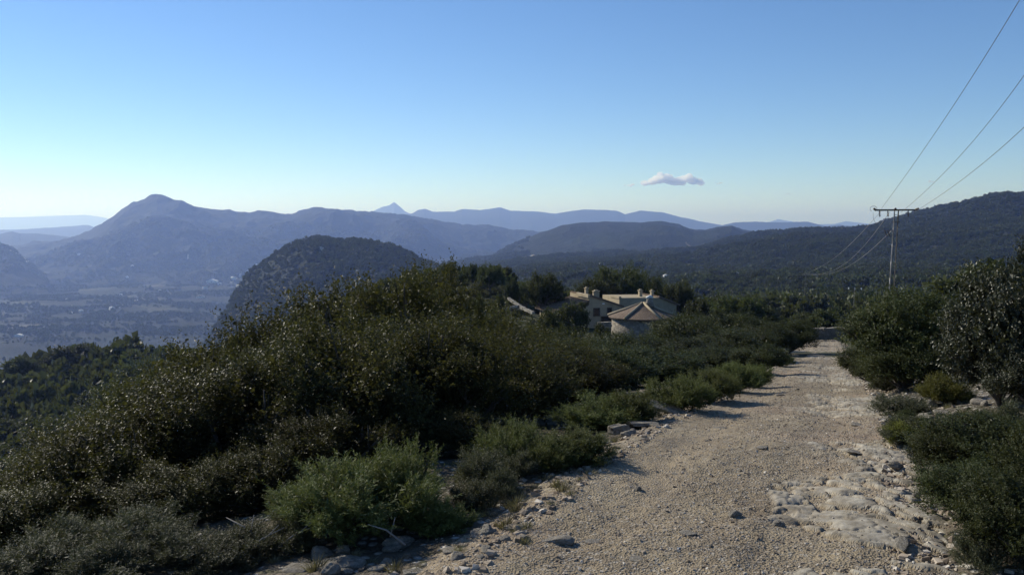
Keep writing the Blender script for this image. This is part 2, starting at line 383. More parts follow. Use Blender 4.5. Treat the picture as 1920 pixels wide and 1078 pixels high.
c = n.ramp(n.n('SeparateColor', Color=v.outputs['Color']).outputs[0], [(0.0, (0.19, 0.165, 0.13)), (1.0, (0.36, 0.32, 0.26))])
c = n.mix(n.ramp(vd.outputs['Distance'], [(0.0, (1, 1, 1)), (0.06, (0, 0, 0))]), c, (0.13, 0.11, 0.09))
M['masonry'] = n.done(n.principled(c, 0.92, 0.1, n.bump(n.ramp(vd.outputs['Distance'], [(0, (0, 0, 0)), (0.12, (1, 1, 1))]), 0.6, 0.05)))
n = NT('clay_tiles'); g = n.obj(); c = n.ramp(n.noise(n.n('Mapping', Vector=g, Scale=(4, 4, 9)).outputs[0], 1.5, 4, 0.7), [(0.3, (0.08, 0.055, 0.042)), (0.5, (0.17, 0.125, 0.09)), (0.7, (0.25, 0.20, 0.155))])
M['tiles'] = n.done(n.principled(c, 0.9, 0.15, n.bump(n.noise(g, 8, 3), 0.5, 0.05)))
def simple(name, col, rough=0.8, spec=0.3, metal=0.0, nscale=6, amt=0.25):
    n = NT(name); c = n.ramp(n.noise(n.obj(), nscale, 4), [(0.3, tuple(x * (1 - amt) for x in col)), (0.7, tuple(min(1, x * (1 + amt)) for x in col))])
    return n.done(n.principled(c, rough, spec, None, metal))
M['white'] = simple('whitewash', (0.72, 0.70, 0.66), 0.7)
M['glass'] = simple('dark_window_glass', (0.02, 0.022, 0.025), 0.25, 0.5)
M['steel'] = simple('galvanised_sunlit_steel', (0.17, 0.165, 0.16), 0.5, 0.4, 0.35, 3, 0.3)  # also each pole's left leg, with its sunlight put into the colour
M['dark_steel'] = simple('weathered_shaded_steel', (0.07, 0.065, 0.06), 0.6, 0.3, 0.2)  # also each pole's right leg, with its shade put into the colour
M['porcelain_dark'] = simple('brown_insulator_glaze', (0.05, 0.03, 0.025), 0.3, 0.5)
M['porcelain_white'] = simple('white_insulator_glaze', (0.78, 0.78, 0.76), 0.3, 0.5)
M['wire'] = simple('wire_aluminium', (0.16, 0.15, 0.15), 0.5, 0.4, 0.3)
M['wire_pale'] = simple('wire_bright', (0.42, 0.38, 0.34), 0.45, 0.5, 0.3)
M['dust'] = simple('pale_dirt', (0.42, 0.38, 0.31), 0.95, 0.1, 0, 0.05, 0.15)
M['dry_grass'] = simple('dry_grassland', (0.09, 0.08, 0.055), 0.95, 0.1, 0, 0.06, 0.3)
M['deadwood'] = simple('dead_twig_wood', (0.26, 0.24, 0.22), 0.9, 0.1)
n = NT('sea_water'); M['sea'] = n.done(n.principled((0.03, 0.06, 0.09), 0.22, 0.5, n.bump(n.noise(n.geo(), 0.01, 3), 0.1, 5)))
HAZE = 0.000092      # density of the air
# ------------------------------------------------------------------ terrain sheets
ridge_fn('main', 7000, 2300, 2600, [(-60,520),(0,485),(20,472),(60,463),(100,456),(140,446),(167,433),(187,421),(214,404),(234,391),(247,382),(258,378),(270,374),(276,370),(283,367),(294,366),(307,369),(334,379),(367,388),(394,393),(431,393),(444,397),(468,399),(484,396),(501,395),(528,401),(548,401),(568,395),(594,390),(615,393),(640,394),(667,396),(707,397),(740,400),(784,408),(817,413),(867,422),(914,423),(961,430),(1021,436),(1100,450),(1200,480)], 101, 330, 0)
ridge_fn('pyramid', 18000, 2600, 3000, [(640,440),(690,400),(702,395),(717,388),(730,385),(739,379),(747,385),(759,396),(767,400),(785,406),(850,440)], 111, 60, 0)
ridge_fn('rangeb', 13000, 2800, 3500, [(600,430),(700,412),(774,400),(784,394),(797,392),(811,397),(851,397),(867,392),(901,394),(924,391),(937,389),(957,395),(1011,397),(1041,401),(1064,397),(1094,393),(1140,394),(1158,396),(1172,402),(1200,395),(1240,398),(1280,408),(1313,415),(1347,421),(1400,430),(1460,450)], 121, 120, 0)
ridge_fn('rangec', 11500, 2300, 3000, [(1250,450),(1347,424),(1380,417),(1414,416),(1447,417),(1514,416),(1547,424),(1574,422),(1614,425),(1650,416),(1690,412),(1760,414),(1900,420),(2200,440)], 131, 110, 0)
ridge_fn('tips', 24000, 4000, 4000, [(1300,430),(1400,421),(1444,416),(1459,411),(1480,415),(1520,421),(1564,420),(1586,415),(1614,418),(1660,424),(1800,440)], 141, 60, 0)
ridge_fn('lefta', 9500, 1600, 2200, [(-600,432),(-200,436),(0,439),(23,434),(37,438),(67,438),(100,441),(140,446),(200,458),(300,480)], 151, 90, 0)
ridge_fn('leftb', 14500, 2200, 2600, [(-600,430),(-100,432),(20,431),(60,429),(87,427),(120,425),(140,424),(155,422),(166,422),(176,426),(220,440),(300,460)], 161, 90, 0)
ridge_fn('pale', 34000, 4000, 4000, [(-900,412),(-200,410),(0,408),(50,407),(100,405),(160,403),(190,407),(240,420),(300,440)], 171, 60, 0)

def grid_faces(na, nr):
    i = np.arange(nr - 1)[:, None] * na + np.arange(na - 1)[None, :]
    return np.stack([i, i + 1, i + 1 + na, i + na], -1).reshape(-1, 4)
def field_mask(x, y, z):
    r = np.hypot(x, y); p = px_of(x, y)
    left = sstep(-205, -262, z) * (1 - sstep(7600, 9500, r)) * 1.0
    plateau = 0.42 * sstep(700, 1200, r) * (1 - sstep(2400, 3200, r)) * sstep(820, 950, p)
    return np.clip(np.maximum(left, plateau), 0, 1)
# the ground: one sheet from underfoot to beyond the farthest range
az = np.concatenate([np.linspace(-math.pi, -0.62, 90)[:-1], np.linspace(-0.62, 0.62, 1150), np.linspace(0.62, math.pi, 90)[1:]])
rr = np.concatenate([[0.02, 0.4, 0.8, 1.2, 1.6, 2.0], np.geomspace(2.3, 120, 420), np.geomspace(120, 9000, 420)[1:], np.geomspace(9000, 64000, 30)[1:]])
A, R_ = np.meshgrid(az, rr); X = R_ * np.sin(A); Y = R_ * np.cos(A)
Z = ground_h(X, Y)
Z = Z - 175 * sstep(8500, 13500, R_) * (1 - sstep(330, 700, px_of(X, Y)))
V = np.stack([X, Y, Z], -1).reshape(-1, 3); Fc = grid_faces(len(az), len(rr))
far_face = (np.arange(len(rr) - 1)[:, None] * np.ones(len(az) - 1)[None, :] > np.searchsorted(rr, 170)).astype(np.int32).ravel()
dtr = np.abs(X - xc(np.clip(Y, -60, 110)))
near = (1 - sstep(25, 60, R_)) * (1 - 0.65 * sstep(5, 12, dtr))
me = mesh_np('ground', V, Fc, [M['ground'], M['forest']], True, {'near': near.ravel(), 'field': field_mask(X, Y, Z).ravel()}, far_face)
struct('ground', me)
def ridge_obj(name, key, daz, nf, nb=60, fieldy=0.0):
    f, R, fr, bk, (a0, a1) = RIDGES[key]
    a = np.arange(a0, a1, daz); b_ = np.concatenate([R - fr * np.linspace(1, 0, nf) ** 1.0, R + bk * np.linspace(0, 1, nb)[1:]])
    A, R_ = np.meshgrid(a, b_); X = R_ * np.sin(A); Y = R_ * np.cos(A); Z = f(X, Y)
    fm = fieldy * (1 - sstep(0.1, 0.35, 1 - np.abs(R_ - R) / fr))
    me = mesh_np(name, np.stack([X, Y, Z], -1).reshape(-1, 3), grid_faces(len(a), len(b_)), M['forest'], True, {'field': fm.ravel()})
    return struct(name, me)
ridge_obj('knoll_hill', 'knoll', 0.0009, 260)
ridge_obj('wooded_ridge', 'right', 0.0009, 300)
ridge_obj('valley_head_hills', 'mid', 0.001, 200)
ridge_obj('valley_side_hill', 'track', 0.001, 150)
ridge_obj('mountain', 'main', 0.001, 320, fieldy=0.8)
ridge_obj('peak', 'pyramid', 0.001, 120)
ridge_obj('far_hills', 'rangeb', 0.001, 150)
ridge_obj('far_hills', 'rangec', 0.001, 150)
ridge_obj('distant_peaks', 'tips', 0.001, 80)
ridge_obj('coastal_hills', 'lefta', 0.001, 120)
ridge_obj('coastal_hills', 'leftb', 0.001, 120)
ridge_obj('distant_coast', 'pale', 0.001, 80)
a = np.linspace(0, 2 * math.pi, 97)[:-1]; V = [(0, 0, -450)] + [(65000 * math.sin(q), 65000 * math.cos(q), -450) for q in a]
struct('sea', mesh_np('sea', V, [[0, 1 + (k + 1) % 96, 1 + k] for k in range(96)], M['sea']))

# the track: gravel and bedrock, its own sheet just proud of the ground
def track_h(x, y, t):
    z = zr(y) + 0.02
    ed = sstep(1.3, 2.05, np.abs(t)); z = z - 0.16 * ed
    z = z - 0.03 * np.exp(-((t + 0.72) / 0.26) ** 2) - 0.025 * np.exp(-((t - 0.55) / 0.26) ** 2)
    d1, i1 = cellular(x / 0.03, y / 0.03, 205); rutm = (np.exp(-((t + 0.72) / 0.26) ** 2) + np.exp(-((t - 0.50) / 0.22) ** 2) * 0.6) * sstep(0.35, 0.6, fbm(x / 1.6, y / 1.6, 3, 209))
    # tilted limestone beds showing through on the right hand side, worn into flat pale tongues
    u = x * 0.62 - y * 0.78; v = x * 0.78 + y * 0.62
    u = u + (fbm(x / 0.5, y / 0.5, 3, 221) - 0.5) * 0.25; v = v + (fbm(x / 0.35, y / 0.35, 3, 223) - 0.5) * 0.22 + (fbm(x / 0.08, y / 0.08, 2, 225) - 0.5) * 0.06
    big = fbm(x / 1.3, y / 1.3, 3, 215)
    side = sstep(-0.45, 0.35, t) * (1 - sstep(1.5, 1.9, t)) * (1 - 0.7 * sstep(13, 26, y)) + 0.35 * sstep(14, 22, y)
    reg = sstep(0.485, 0.57, big + 0.30 * side - 0.18)
    reg = reg * np.maximum(sstep(-0.35, 0.25, t), sstep(11, 18, y)); mask = np.zeros(x.shape); rise = np.zeros(x.shape)
    for su, sv, sd_, th, hh in ((0.42, 0.17, 231, 0.42, 0.036), (0.20, 0.09, 237, 0.45, 0.026)):
        d, i_ = cellular(u / su, v / sv, sd_); m = sstep(0.50, 0.44, d) * (i_ > th) * reg
        rise = np.maximum(rise, hh * (0.6 + 0.6 * i_) * sstep(0.55, 0.30, d) * (i_ > th) * reg); mask = np.maximum(mask, m)
    z = z + (fbm(x / 0.7, y / 0.7, 3, 201) - 0.5) * 0.07 + ((fbm(x / 0.11, y / 0.11, 2, 203) - 0.5) * 0.022 + 0.009 * np.clip(0.55 - d1, 0, 1) * (i1 > 0.35) * (1 - 0.6 * rutm)) * (1 - mask)
    z = z + 0.62 * rise * (0.6 + 0.8 * ridged(u / 0.16, v / 0.05, 3, 243)) * 0.9 - 0.010 * mask * sstep(0.035, 0.0, np.abs(fbm(u / 0.22, v / 0.13, 3, 247) - 0.5)) - 0.012 * reg * (1 - mask)
    track_h.rut = rutm
    return z, mask
ys = [2.6]
while ys[-1] < 78: ys.append(ys[-1] + max(0.012, ys[-1] ** 2 / (887 * 2.0) * 0.62))
ys = np.array(ys); ts = np.linspace(-2.05, 2.1, 420)
T, Yg = np.meshgrid(ts, ys); Xg = xc(Yg) + T; Zg, RK = track_h(Xg, Yg, T)
struct('track', mesh_np('track', np.stack([Xg, Yg, Zg], -1).reshape(-1, 3), grid_faces(len(ts), len(ys)), M['track'], True, {'rock': RK.ravel(), 'rut': track_h.rut.ravel()}))
def surf(x, y):
    x = np.atleast_1d(np.asarray(x, float)); y = np.atleast_1d(np.asarray(y, float)); t = x - xc(y)
    g = land_h(x, y); tz, _ = track_h(x, y, t)
    return np.where((np.abs(t) < 1.8) & (y > 2.6) & (y < 78), np.maximum(tz, g), g)
def gz(x, y): return float(surf(x, y)[0])

# ------------------------------------------------------------------ foliage builder
RNG = np.random.default_rng(7)
def unit(v): return v / np.maximum(np.linalg.norm(v, axis=-1, keepdims=True), 1e-9)
def leaf_arrays(C, D, N, L, W, fold=0.12):
    S = unit(np.cross(D, N)); N2 = np.cross(S, D); L = np.asarray(L).reshape(-1, 1) * np.ones((len(C), 1)); W = np.asarray(W).reshape(-1, 1) * np.ones((len(C), 1))
    V = np.stack([C, C + D * L * 0.5 + S * W * 0.5 + N2 * W * fold, C + D * L, C + D * L * 0.5 - S * W * 0.5 + N2 * W * fold], 1).reshape(-1, 3)
    Fc = np.arange(len(C) * 4).reshape(-1, 4)
    return V, Fc
def crown(seed, rad, h, z0, nclump, nshoot, nleaf, slen, leafL, leafW, up=0.5, clump_r=0.28, inner=0.25, low=-0.35, spread=0.9, jag=0.25, shape=None):
    """leaves on shoots that grow out of clumps spread over an uneven ellipsoid; base of crown at z0, top at h"""
    g = np.random.default_rng(seed)
    d = unit(g.normal(size=(nclump * 3, 3))); d = d[d[:, 2] > low][:nclump]; n = len(d)
    zc = (h + z0) / 2 if low < -0.3 else z0 + (h - z0) * 0.3
    hz = h - zc
    rf = 0.62 + 0.38 * g.random(n) ** 0.5; rf *= 1 + jag * (g.random(n) - 0.5)
    C = d * np.array([rad, rad, hz]) * rf[:, None] * 0.86; C[:, 2] = np.where(C[:, 2] < 0, C[:, 2] / hz * (zc - z0), C[:, 2]) + zc
    if shape is not None: C = shape(C, g)
    k = np.repeat(np.arange(n), nshoot); out = unit(C[k] - np.array([0, 0, zc * 0.6]))
    sdir = unit(out * 0.8 + g.normal(size=(len(k), 3)) * 0.55 + np.array([0, 0, up]))
    cr = clump_r * rad * (0.6 + 0.8 * g.random(n))
    S0 = C[k] + unit(g.normal(size=(len(k), 3))) * (cr[k] * g.random(len(k)) ** 0.6)[:, None] - sdir * slen * 0.4
    sl_ = slen * (0.5 + g.random(len(k)))
    j = np.repeat(np.arange(len(k)), nleaf); tt = np.tile(np.linspace(0.05, 1, nleaf), len(k)) + g.normal(size=len(j)) * 0.03
    P = S0[j] + sdir[j] * (tt * sl_[j])[:, None]
    rdir = unit(np.cross(sdir[j], unit(g.normal(size=(len(j), 3)))))
    D = unit(sdir[j] * (1 - spread * 0.6) + rdir * spread); N = unit(np.cross(D, np.cross(sdir[j], D)) + g.normal(size=(len(j), 3)) * 0.45)
    L = leafL * (0.65 + 0.7 * g.random(len(j))); W = leafW * (0.65 + 0.7 * g.random(len(j)))
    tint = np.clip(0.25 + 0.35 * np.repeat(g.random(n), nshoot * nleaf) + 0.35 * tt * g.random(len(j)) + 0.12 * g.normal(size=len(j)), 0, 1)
    m = int(len(j) * inner)
    if m:
        e = g.integers(0, n, m); q = g.random(m)[:, None] ** 0.7
        c0 = np.array([0, 0, zc * 0.75]); Pi = c0 + (C[e] - c0) * q + g.normal(size=(m, 3)) * 0.09 * rad
        Di = unit(g.normal(size=(m, 3))); Ni = unit(g.normal(size=(m, 3)))
        P = np.vstack([P, Pi]); D = np.vstack([D, Di]); N = np.vstack([N, Ni])
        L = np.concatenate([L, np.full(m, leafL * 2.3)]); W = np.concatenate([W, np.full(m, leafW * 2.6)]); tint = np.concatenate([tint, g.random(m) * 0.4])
    kz = h / np.percentile(P[:, 2], 99.6); kr = rad / np.percentile(np.hypot(P[:, 0], P[:, 1]), 98); P = P * np.array([kr, kr, kz]); C = C * np.array([kr, kr, kz])
    ok = P[:, 2] > 0.0; P, D, N, L, W, tint = P[ok], D[ok], N[ok], L[ok], W[ok], tint[ok]
    V, Fc = leaf_arrays(P, D, N, L, W)
    return V, Fc, np.repeat(tint, 4), C, zc
def stems(C, zc, seed, r0, nb, split=0.25):
    mb = MB(); g = random.Random(seed); top = Vector((0, 0, zc * split))
    mb.tube([(0, 0, -0.15), (g.uniform(-.04, .04), g.uniform(-.04, .04), zc * split * 0.6), top], [r0 * 1.15, r0, r0 * 0.85], 7)
    for i in g.sample(range(len(C)), min(nb, len(C))):
        e = Vector(C[i]); p = top - Vector((0, 0, zc * split * g.random() * 0.5)); mid = p.lerp(e, 0.5) + Vector((g.uniform(-.12, .12), g.uniform(-.12, .12), -0.1 + g.uniform(-.1, .2))) * zc * 0.6
        q = p.lerp(mid, 0.5) + Vector((g.uniform(-.03, .03),) * 3) * zc
        mb.tube([p, q, mid, e], [r0 * 0.6, r0 * 0.45, r0 * 0.32, r0 * 0.12], 5, False)
        for _ in range(2):
            e2 = e + Vector((g.uniform(-.25, .25), g.uniform(-.25, .25), g.uniform(-.05, .25))) * zc
            mb.tube([mid.lerp(e, g.uniform(.1, .6)), e2], [r0 * 0.22, r0 * 0.06], 4, False)
    return mb
PLANT = {}; ASP = 0.6
def plant_kind(key, thing, mat, seeds, part='foliage', r0=0.05, nb=14, split=0.25, stem_part='stem', **kw):
    """each kind: unit-size crowns (radius ~1, height ~1) kept as (foliage mesh, stem mesh)"""
    L = []
    for s in seeds:
        kw2 = dict(kw); kw2['leafL'] *= 0.68; kw2['leafW'] *= 0.68; kw2['slen'] *= 0.72; V, Fc, tint, C, zc = crown(s, **kw2)
        L.append((mesh_np(part, V, Fc, mat, False, {'tint': tint}), stems(C, zc, s, r0, nb, split).mesh(stem_part, M['bark'], True) if nb else None))
    PLANT[key] = (thing, part, stem_part, L)
cnt = {}
def plant(key, x, y, rad, h, label, cat, group=None, rz=None, z=None, which=None, lean=None):
    thing, part, sp, L = PLANT[key]; i = cnt.get(key, 0); cnt[key] = i + 1
    f, s = L[(i if which is None else which) % len(L)]
    z = gz(x, y) if z is None else z
    o = empty(thing, (x, y, z - 0.03), rz if rz is not None else (i * 2.399) % 6.283, label, cat, group)
    o.scale = (rad / ASP, rad / ASP, h)
    link(bpy.data.objects.new(part, f), o)
    if s: link(bpy.data.objects.new(sp, s), o)
    return o
def place(key, px, D, ytop, wpx, label, cat, group=None, ybase=None, **kw):
    if ybase: D = hit(px, ybase, 2.5, 150)[1] * CP + 0.35
    """px centre, depth, picture height of the top and width in picture pixels -> a plant of that real size"""
    p = at(px, ytop, D); x, y = p[0], p[1]; z = gz(x, y); rad = wpx / 2 / F * D
    return plant(key, x, y, rad, max(0.25, p[2] - z), label, cat, group, **kw)

# leaf lengths below are for unit crowns: real leaf = value * crown radius
OAKP = dict(rad=ASP, h=1.0, z0=0.02, nclump=85, nshoot=28, nleaf=19, slen=0.20, leafL=0.024, leafW=0.015, up=0.55, clump_r=0.20, inner=0.16, low=-0.45, jag=0.5)
plant_kind('oak', 'kermes_oak', M['oak'], [11, 12, 13, 14], **OAKP)
plant_kind('oakg', 'evergreen_oak', M['oak_green'], [21, 22, 23], **dict(OAKP, leafL=0.026, leafW=0.016, nclump=90, jag=0.35))
plant_kind('holm', 'holm_oak', M['holm'], [31, 32], **dict(OAKP, nclump=90, nshoot=22, leafL=0.034, leafW=0.020, up=0.4, spread=0.8))
plant_kind('rosemary', 'rosemary_bush', M['needle'], [41, 42, 43], rad=ASP, h=1.0, z0=0.05, nclump=75, nshoot=17, nleaf=34, slen=0.34, leafL=0.055, leafW=0.009, up=1.1, clump_r=0.16, inner=0.12, low=-0.05, spread=0.55, jag=0.5, r0=0.03)
plant_kind('gorse', 'gorse_bush', M['gorse'], [51, 52], rad=ASP, h=1.0, z0=0.03, nclump=70, nshoot=20, nleaf=26, slen=0.26, leafL=0.06, leafW=0.010, up=0.9, clump_r=0.18, inner=0.15, low=-0.1, spread=0.6, jag=0.4, r0=0.03)
plant_kind('heath', 'scrub_bush', M['heath'], [61, 62], rad=ASP, h=1.0, z0=0.03, nclump=50, nshoot=18, nleaf=20, slen=0.30, leafL=0.06, leafW=0.012, up=0.9, clump_r=0.22, inner=0.15, low=-0.1, spread=0.6, jag=0.6, r0=0.03)
def flat_top(C, g):
    C[:, 2] = C[:, 2] + 0.05 * np.sin(C[:, 0] * 7); return C
plant_kind('pine', 'pine_tree', M['pine'], [71, 72, 73], part='crown', stem_part='trunk', rad=ASP, h=1.0, z0=0.28, nclump=44, nshoot=36, nleaf=8, slen=0.10, leafL=0.05, leafW=0.018, up=0.15, clump_r=0.24, inner=0.3, low=-0.5, spread=0.8, jag=0.5, r0=0.05, nb=10, split=0.5)
plant_kind('bushtree', 'evergreen_oak', M['oak_green'], [81, 82, 83], part='crown', stem_part='trunk', rad=ASP, h=1.0, z0=0.04, nclump=46, nshoot=30, nleaf=8, slen=0.10, leafL=0.055, leafW=0.03, up=0.2, clump_r=0.24, inner=0.3, low=-0.5, spread=0.8, jag=0.5, r0=0.05, nb=6, split=0.3)
# ------------------------------------------------------------------ rocks
def ico(sub):
    import bmesh
    bm = bmesh.new(); bmesh.ops.create_icosphere(bm, subdivisions=sub, radius=1.0)
    V = np.array([v.co[:] for v in bm.verts]); Fc = np.array([[v.index for v in f.verts] for f in bm.faces]); bm.free(); return V, Fc
IV, IF = ico(4); IV2, IF2 = ico(1)
def rock_mesh(seed, cuts=9, rough=0.12, flat=None):
    g = np.random.default_rng(seed); V = IV.copy()
    for _ in range(cuts):
        nrm = unit(g.normal(size=3)); d = 0.55 + 0.3 * g.random(); s = V @ nrm; V = V - np.outer(np.clip(s - d, 0, 9) * 0.92, nrm)
    if flat is not None: V[:, 2] = np.where(V[:, 2] > flat, flat + (V[:, 2] - flat) * 0.18, V[:, 2])
    nz = fbm(V[:, 0] * 2.2 + V[:, 2] * 1.7 + 9, V[:, 1] * 2.2 - V[:, 2] * 1.3, 4, seed) - 0.5
    lay = fbm(V[:, 2] * 6 + V[:, 0] * 0.8, V[:, 1] * 0.9, 3, seed + 5) - 0.5
    n_ = unit(V); V = V + n_ * (nz * rough * 2 + lay * rough)[:, None]
    return mesh_np('rock', V, IF, M['stone'], True)
ROCKS = [rock_mesh(300 + k) for k in range(5)]; SLABS = [rock_mesh(320 + k, 6, 0.07, 0.35) for k in range(5)]
def plate_mesh(seed):
    g = np.random.default_rng(seed); V = np.sign(IV) * np.abs(IV) ** 0.28; V = V * np.array([1, 0.8, 0.6]); V[:, 2] += V[:, 0] * 0.1
    V[:, 0] += (fbm(V[:, 1] * 2 + 5, V[:, 2] * 2 + 5, 2, seed) - 0.5) * 0.5; V[:, 1] += (fbm(V[:, 0] * 2 + 5, V[:, 2] * 3 + 5, 2, seed + 1) - 0.5) * 0.4
    V[:, 2] += (fbm(V[:, 0] * 1.5 + 5, V[:, 1] * 1.5 + 5, 3, seed + 2) - 0.5) * 0.5
    V[:, :2] *= (1 + 0.10 * (fbm(V[:, 2] * 5 + 9, V[:, 2] * 0, 2, seed + 4) - 0.5))[:, None]
    return mesh_np('rock', V, IF, M['stone'], True)
PLATES = [plate_mesh(k) for k in (1, 2, 3)]
def rock(px, py, w, hgt, dep, label, group=None, slab=False, rz=None, tilt=(0, 0), sink=0.3, name='rock', D=None):
    """w: picture width in pixels, hgt/dep: height and depth relative to width"""
    if D is None: p = hit(px, py, 2.5, 120); x, y = p[0], p[1]
    else: p = at(px, py, D); x, y = p[0], p[1]
    sink = 0.42 if slab is True and sink == 0.3 else sink
    a = w / 2 / F * y; L = PLATES if slab == 2 else SLABS if slab else ROCKS; i = cnt.get('rock', 0); cnt['rock'] = i + 1
    o = link(bpy.data.objects.new(name, L[i % len(L)])); z = gz(x, y)
    o.location = (x, y, z + a * hgt * (1 - 2 * sink)); o.scale = (a, a * dep, a * hgt)
    o.rotation_euler = (tilt[0], tilt[1], (i * 1.7 % 6.28) if rz is None else rz)
    return tag(o, label, 'rock', group)
rock(1248, 782, 66, 0.16, 0.5, 'large dark slab tilted beside the track, biggest of the rocks below the green bushes', slab=2, rz=-0.15, tilt=(0.35, 0.28), sink=-0.9)
rock(1208, 800, 56, 0.22, 0.9, 'flat grey slab lying just in front of the big tilted slab', slab=2, rz=0.2, tilt=(-0.1, 0.05), sink=0.0)
rock(1203, 782, 30, 0.6, 0.9, 'small grey rock at the left end of the big tilted slab', tilt=(0.2, 0))
rock(1160, 818, 38, 0.7, 0.6, 'upright brown rock half hidden by bushes left of the flat slab', rz=0.4, sink=0.0, slab=2)
rock(1180, 826, 34, 0.5, 0.9, 'low grey rock below the flat slab at the edge of the gravel')
rock(1225, 808, 26, 0.5, 0.9, 'small rock between the flat slab and the gravel', slab=True)
rock(640, 1062, 100, 0.42, 0.7, 'broad grey boulder under the big rosemary bush at the bottom edge', slab=True, rz=0.1)
rock(560, 1066, 66, 0.38, 0.8, 'pale flat-topped rock at the bottom, left end of the rocky verge', slab=True, rz=0.5)
rock(745, 1022, 74, 0.36, 0.7, 'long grey rock in the shade right of the big rosemary bush', rz=-0.2)
rock(775, 1073, 52, 0.3, 0.7, 'pale flat rock at the bottom edge where the gravel begins', slab=True)
rock(893, 1012, 52, 0.34, 0.6, 'narrow pale rock lying below the low green shrub', slab=True)
rock(965, 1018, 44, 0.28, 0.7, 'small pale stone left of the white domed stone', slab=True, rz=0)
rock(1047, 1038, 62, 0.36, 0.75, 'white domed stone set in the gravel near the bottom', slab=False, rz=0.2, sink=0.42)
rock(1110, 1034, 32, 0.28, 0.8, 'small white stone just right of the white domed stone', slab=True, rz=0.2)
rock(1195, 937, 20, 0.6, 0.9, 'small pale pointed stone alone on the bare gravel', sink=0.25)
rock(1378, 988, 30, 0.5, 0.8, 'single pale rounded stone on the left of the bedrock outcrop', slab=False)
rock(1350, 812, 30, 0.25, 0.7, 'thin white slab alone on the gravel beyond the outcrop', slab=True, rz=0)
rock(1460, 1003, 26, 0.7, 0.9, 'dark brown stone in front of the bedrock outcrop', sink=0.25)
rock(1718, 958, 20, 0.8, 0.9, 'grey stone on the right edge of the track beside the dark low bush', sink=0.2)
rock(1748, 760, 20, 0.9, 0.9, 'small pale boulder under the yellow gorse bush', sink=0.2)
rock(375, 1063, 50, 0.4, 0.8, 'grey rock in the grass at the bottom left', slab=True)
rock(405, 1074, 40, 0.4, 0.8, 'pale rock at the bottom edge left of the verge boulders', slab=True)
for k, (px, py, w) in enumerate([(1290,1030,36),(1192,1072,34),(1165,965,16),(1265,905,18),(1430,858,26),(1150,1005,18)]):
    rock(px, py, w, 0.22, 0.8, 'small pale stone bedded flat in the gravel of the track', 'flat stones bedded in the gravel', slab=True)
g = random.Random(5)
for k in range(46):
    y = 4.6 + 20 * g.random() ** 1.7; t = g.choice([1.0, 1.0, 1.0, -1]) * g.uniform(1.15, 1.75) if g.random() < .8 else g.uniform(-.9, 1.2)
    x = float(xc(np.array([y]))[0]) + t; a = g.uniform(0.03, 0.085)
    o = link(bpy.data.objects.new('stone', (ROCKS + SLABS)[k % 10])); o.location = (x, y, gz(x, y) + a * 0.06); o.scale = (a, a * g.uniform(.6, 1), a * g.uniform(.25, .45)); o.rotation_euler = (g.uniform(-.3, .3), g.uniform(-.3, .3), g.uniform(0, 6.28))
    tag(o, 'loose fist-sized grey stone on the edge of the track', 'stone', 'loose stones along the track edges')
g = random.Random(6)
for k in range(40):      # stony verge at the bottom left and the rubble bank on the right
    if k < 22: p = hit(g.uniform(560, 1000), g.uniform(985, 1076), 2.5, 40)
    else: p = hit(g.uniform(1720, 1915), g.uniform(742, 800), 2.5, 60)
    a = g.uniform(0.03, 0.08) * (1 if k < 22 else 1.5)
    o = link(bpy.data.objects.new('stone', (ROCKS + SLABS)[k % 10])); o.location = (p[0], p[1], gz(p[0], p[1]) + a * 0.12); o.scale = (a, a * g.uniform(.6, 1), a * g.uniform(.35, .7)); o.rotation_euler = (g.uniform(-.3, .3), g.uniform(-.3, .3), g.uniform(0, 6.28))
    if k < 22: tag(o, 'rough limestone stone on the rocky verge at the bottom left', 'stone', 'stones of the rocky verge at the bottom')
    else: tag(o, 'pale stone on the stony bank under the shrubs on the right', 'stone', 'stones on the right hand bank')
def pebbles(name, N, seed, fn, smin, smax):
    g = np.random.default_rng(seed); x, y = fn(g, N); z = surf(x, y); m_ = track_h(x, y, x - xc(y))[1] < 0.4; m_ |= g.random(len(x)) < 0.12; x, y, z = x[m_], y[m_], z[m_]; N = len(x)
    s = smin + (smax - smin) * g.random(N) ** 3.5
    base = np.array([[-1,-1,-1],[1,-1,-1],[1,1,-1],[-1,1,-1],[-.7,-.6,.8],[.7,-.7,.7],[.6,.7,.9],[-.7,.6,.7]], float) * 0.7
    V = base[None] + g.normal(size=(N, 8, 3)) * 0.2
    V = V * (s[:, None, None] * np.stack([np.ones(N), 0.6 + 0.4 * g.random(N), 0.4 + 0.35 * g.random(N)], -1)[:, None])
    q = g.random(N) * 6.283; c, sn = np.cos(q)[:, None], np.sin(q)[:, None]
    Vx = V[..., 0] * c - V[..., 1] * sn; Vy = V[..., 0] * sn + V[..., 1] * c
    tl = g.normal(size=(N, 1)) * 0.25; Vz = V[..., 2] + Vx * tl
    V = np.stack([Vx + x[:, None], Vy + y[:, None], Vz + (z + s * 0.12)[:, None]], -1).reshape(-1, 3)
    f0 = np.array([[0,3,2,1],[4,5,6,7],[0,1,5,4],[1,2,6,5],[2,3,7,6],[3,0,4,7]])
    Fc = (f0[None] + (np.arange(N) * 8)[:, None, None]).reshape(-1, 4)
    o = link(bpy.data.objects.new(name, mesh_np(name, V, Fc, M['gravel'], False)))
    return tag(o, kind='stuff')
def on_track(g, N):
    y = 3.6 * (1 + g.random(N) ** 1.5 * 9); t = np.clip(g.normal(size=N) * 0.95 + 0.25, -1.9, 1.95); return xc(y) + t, y
tag(pebbles('gravel', 30000, 1, on_track, 0.004, 0.019), 'loose grey brown gravel scattered over the track', 'gravel')
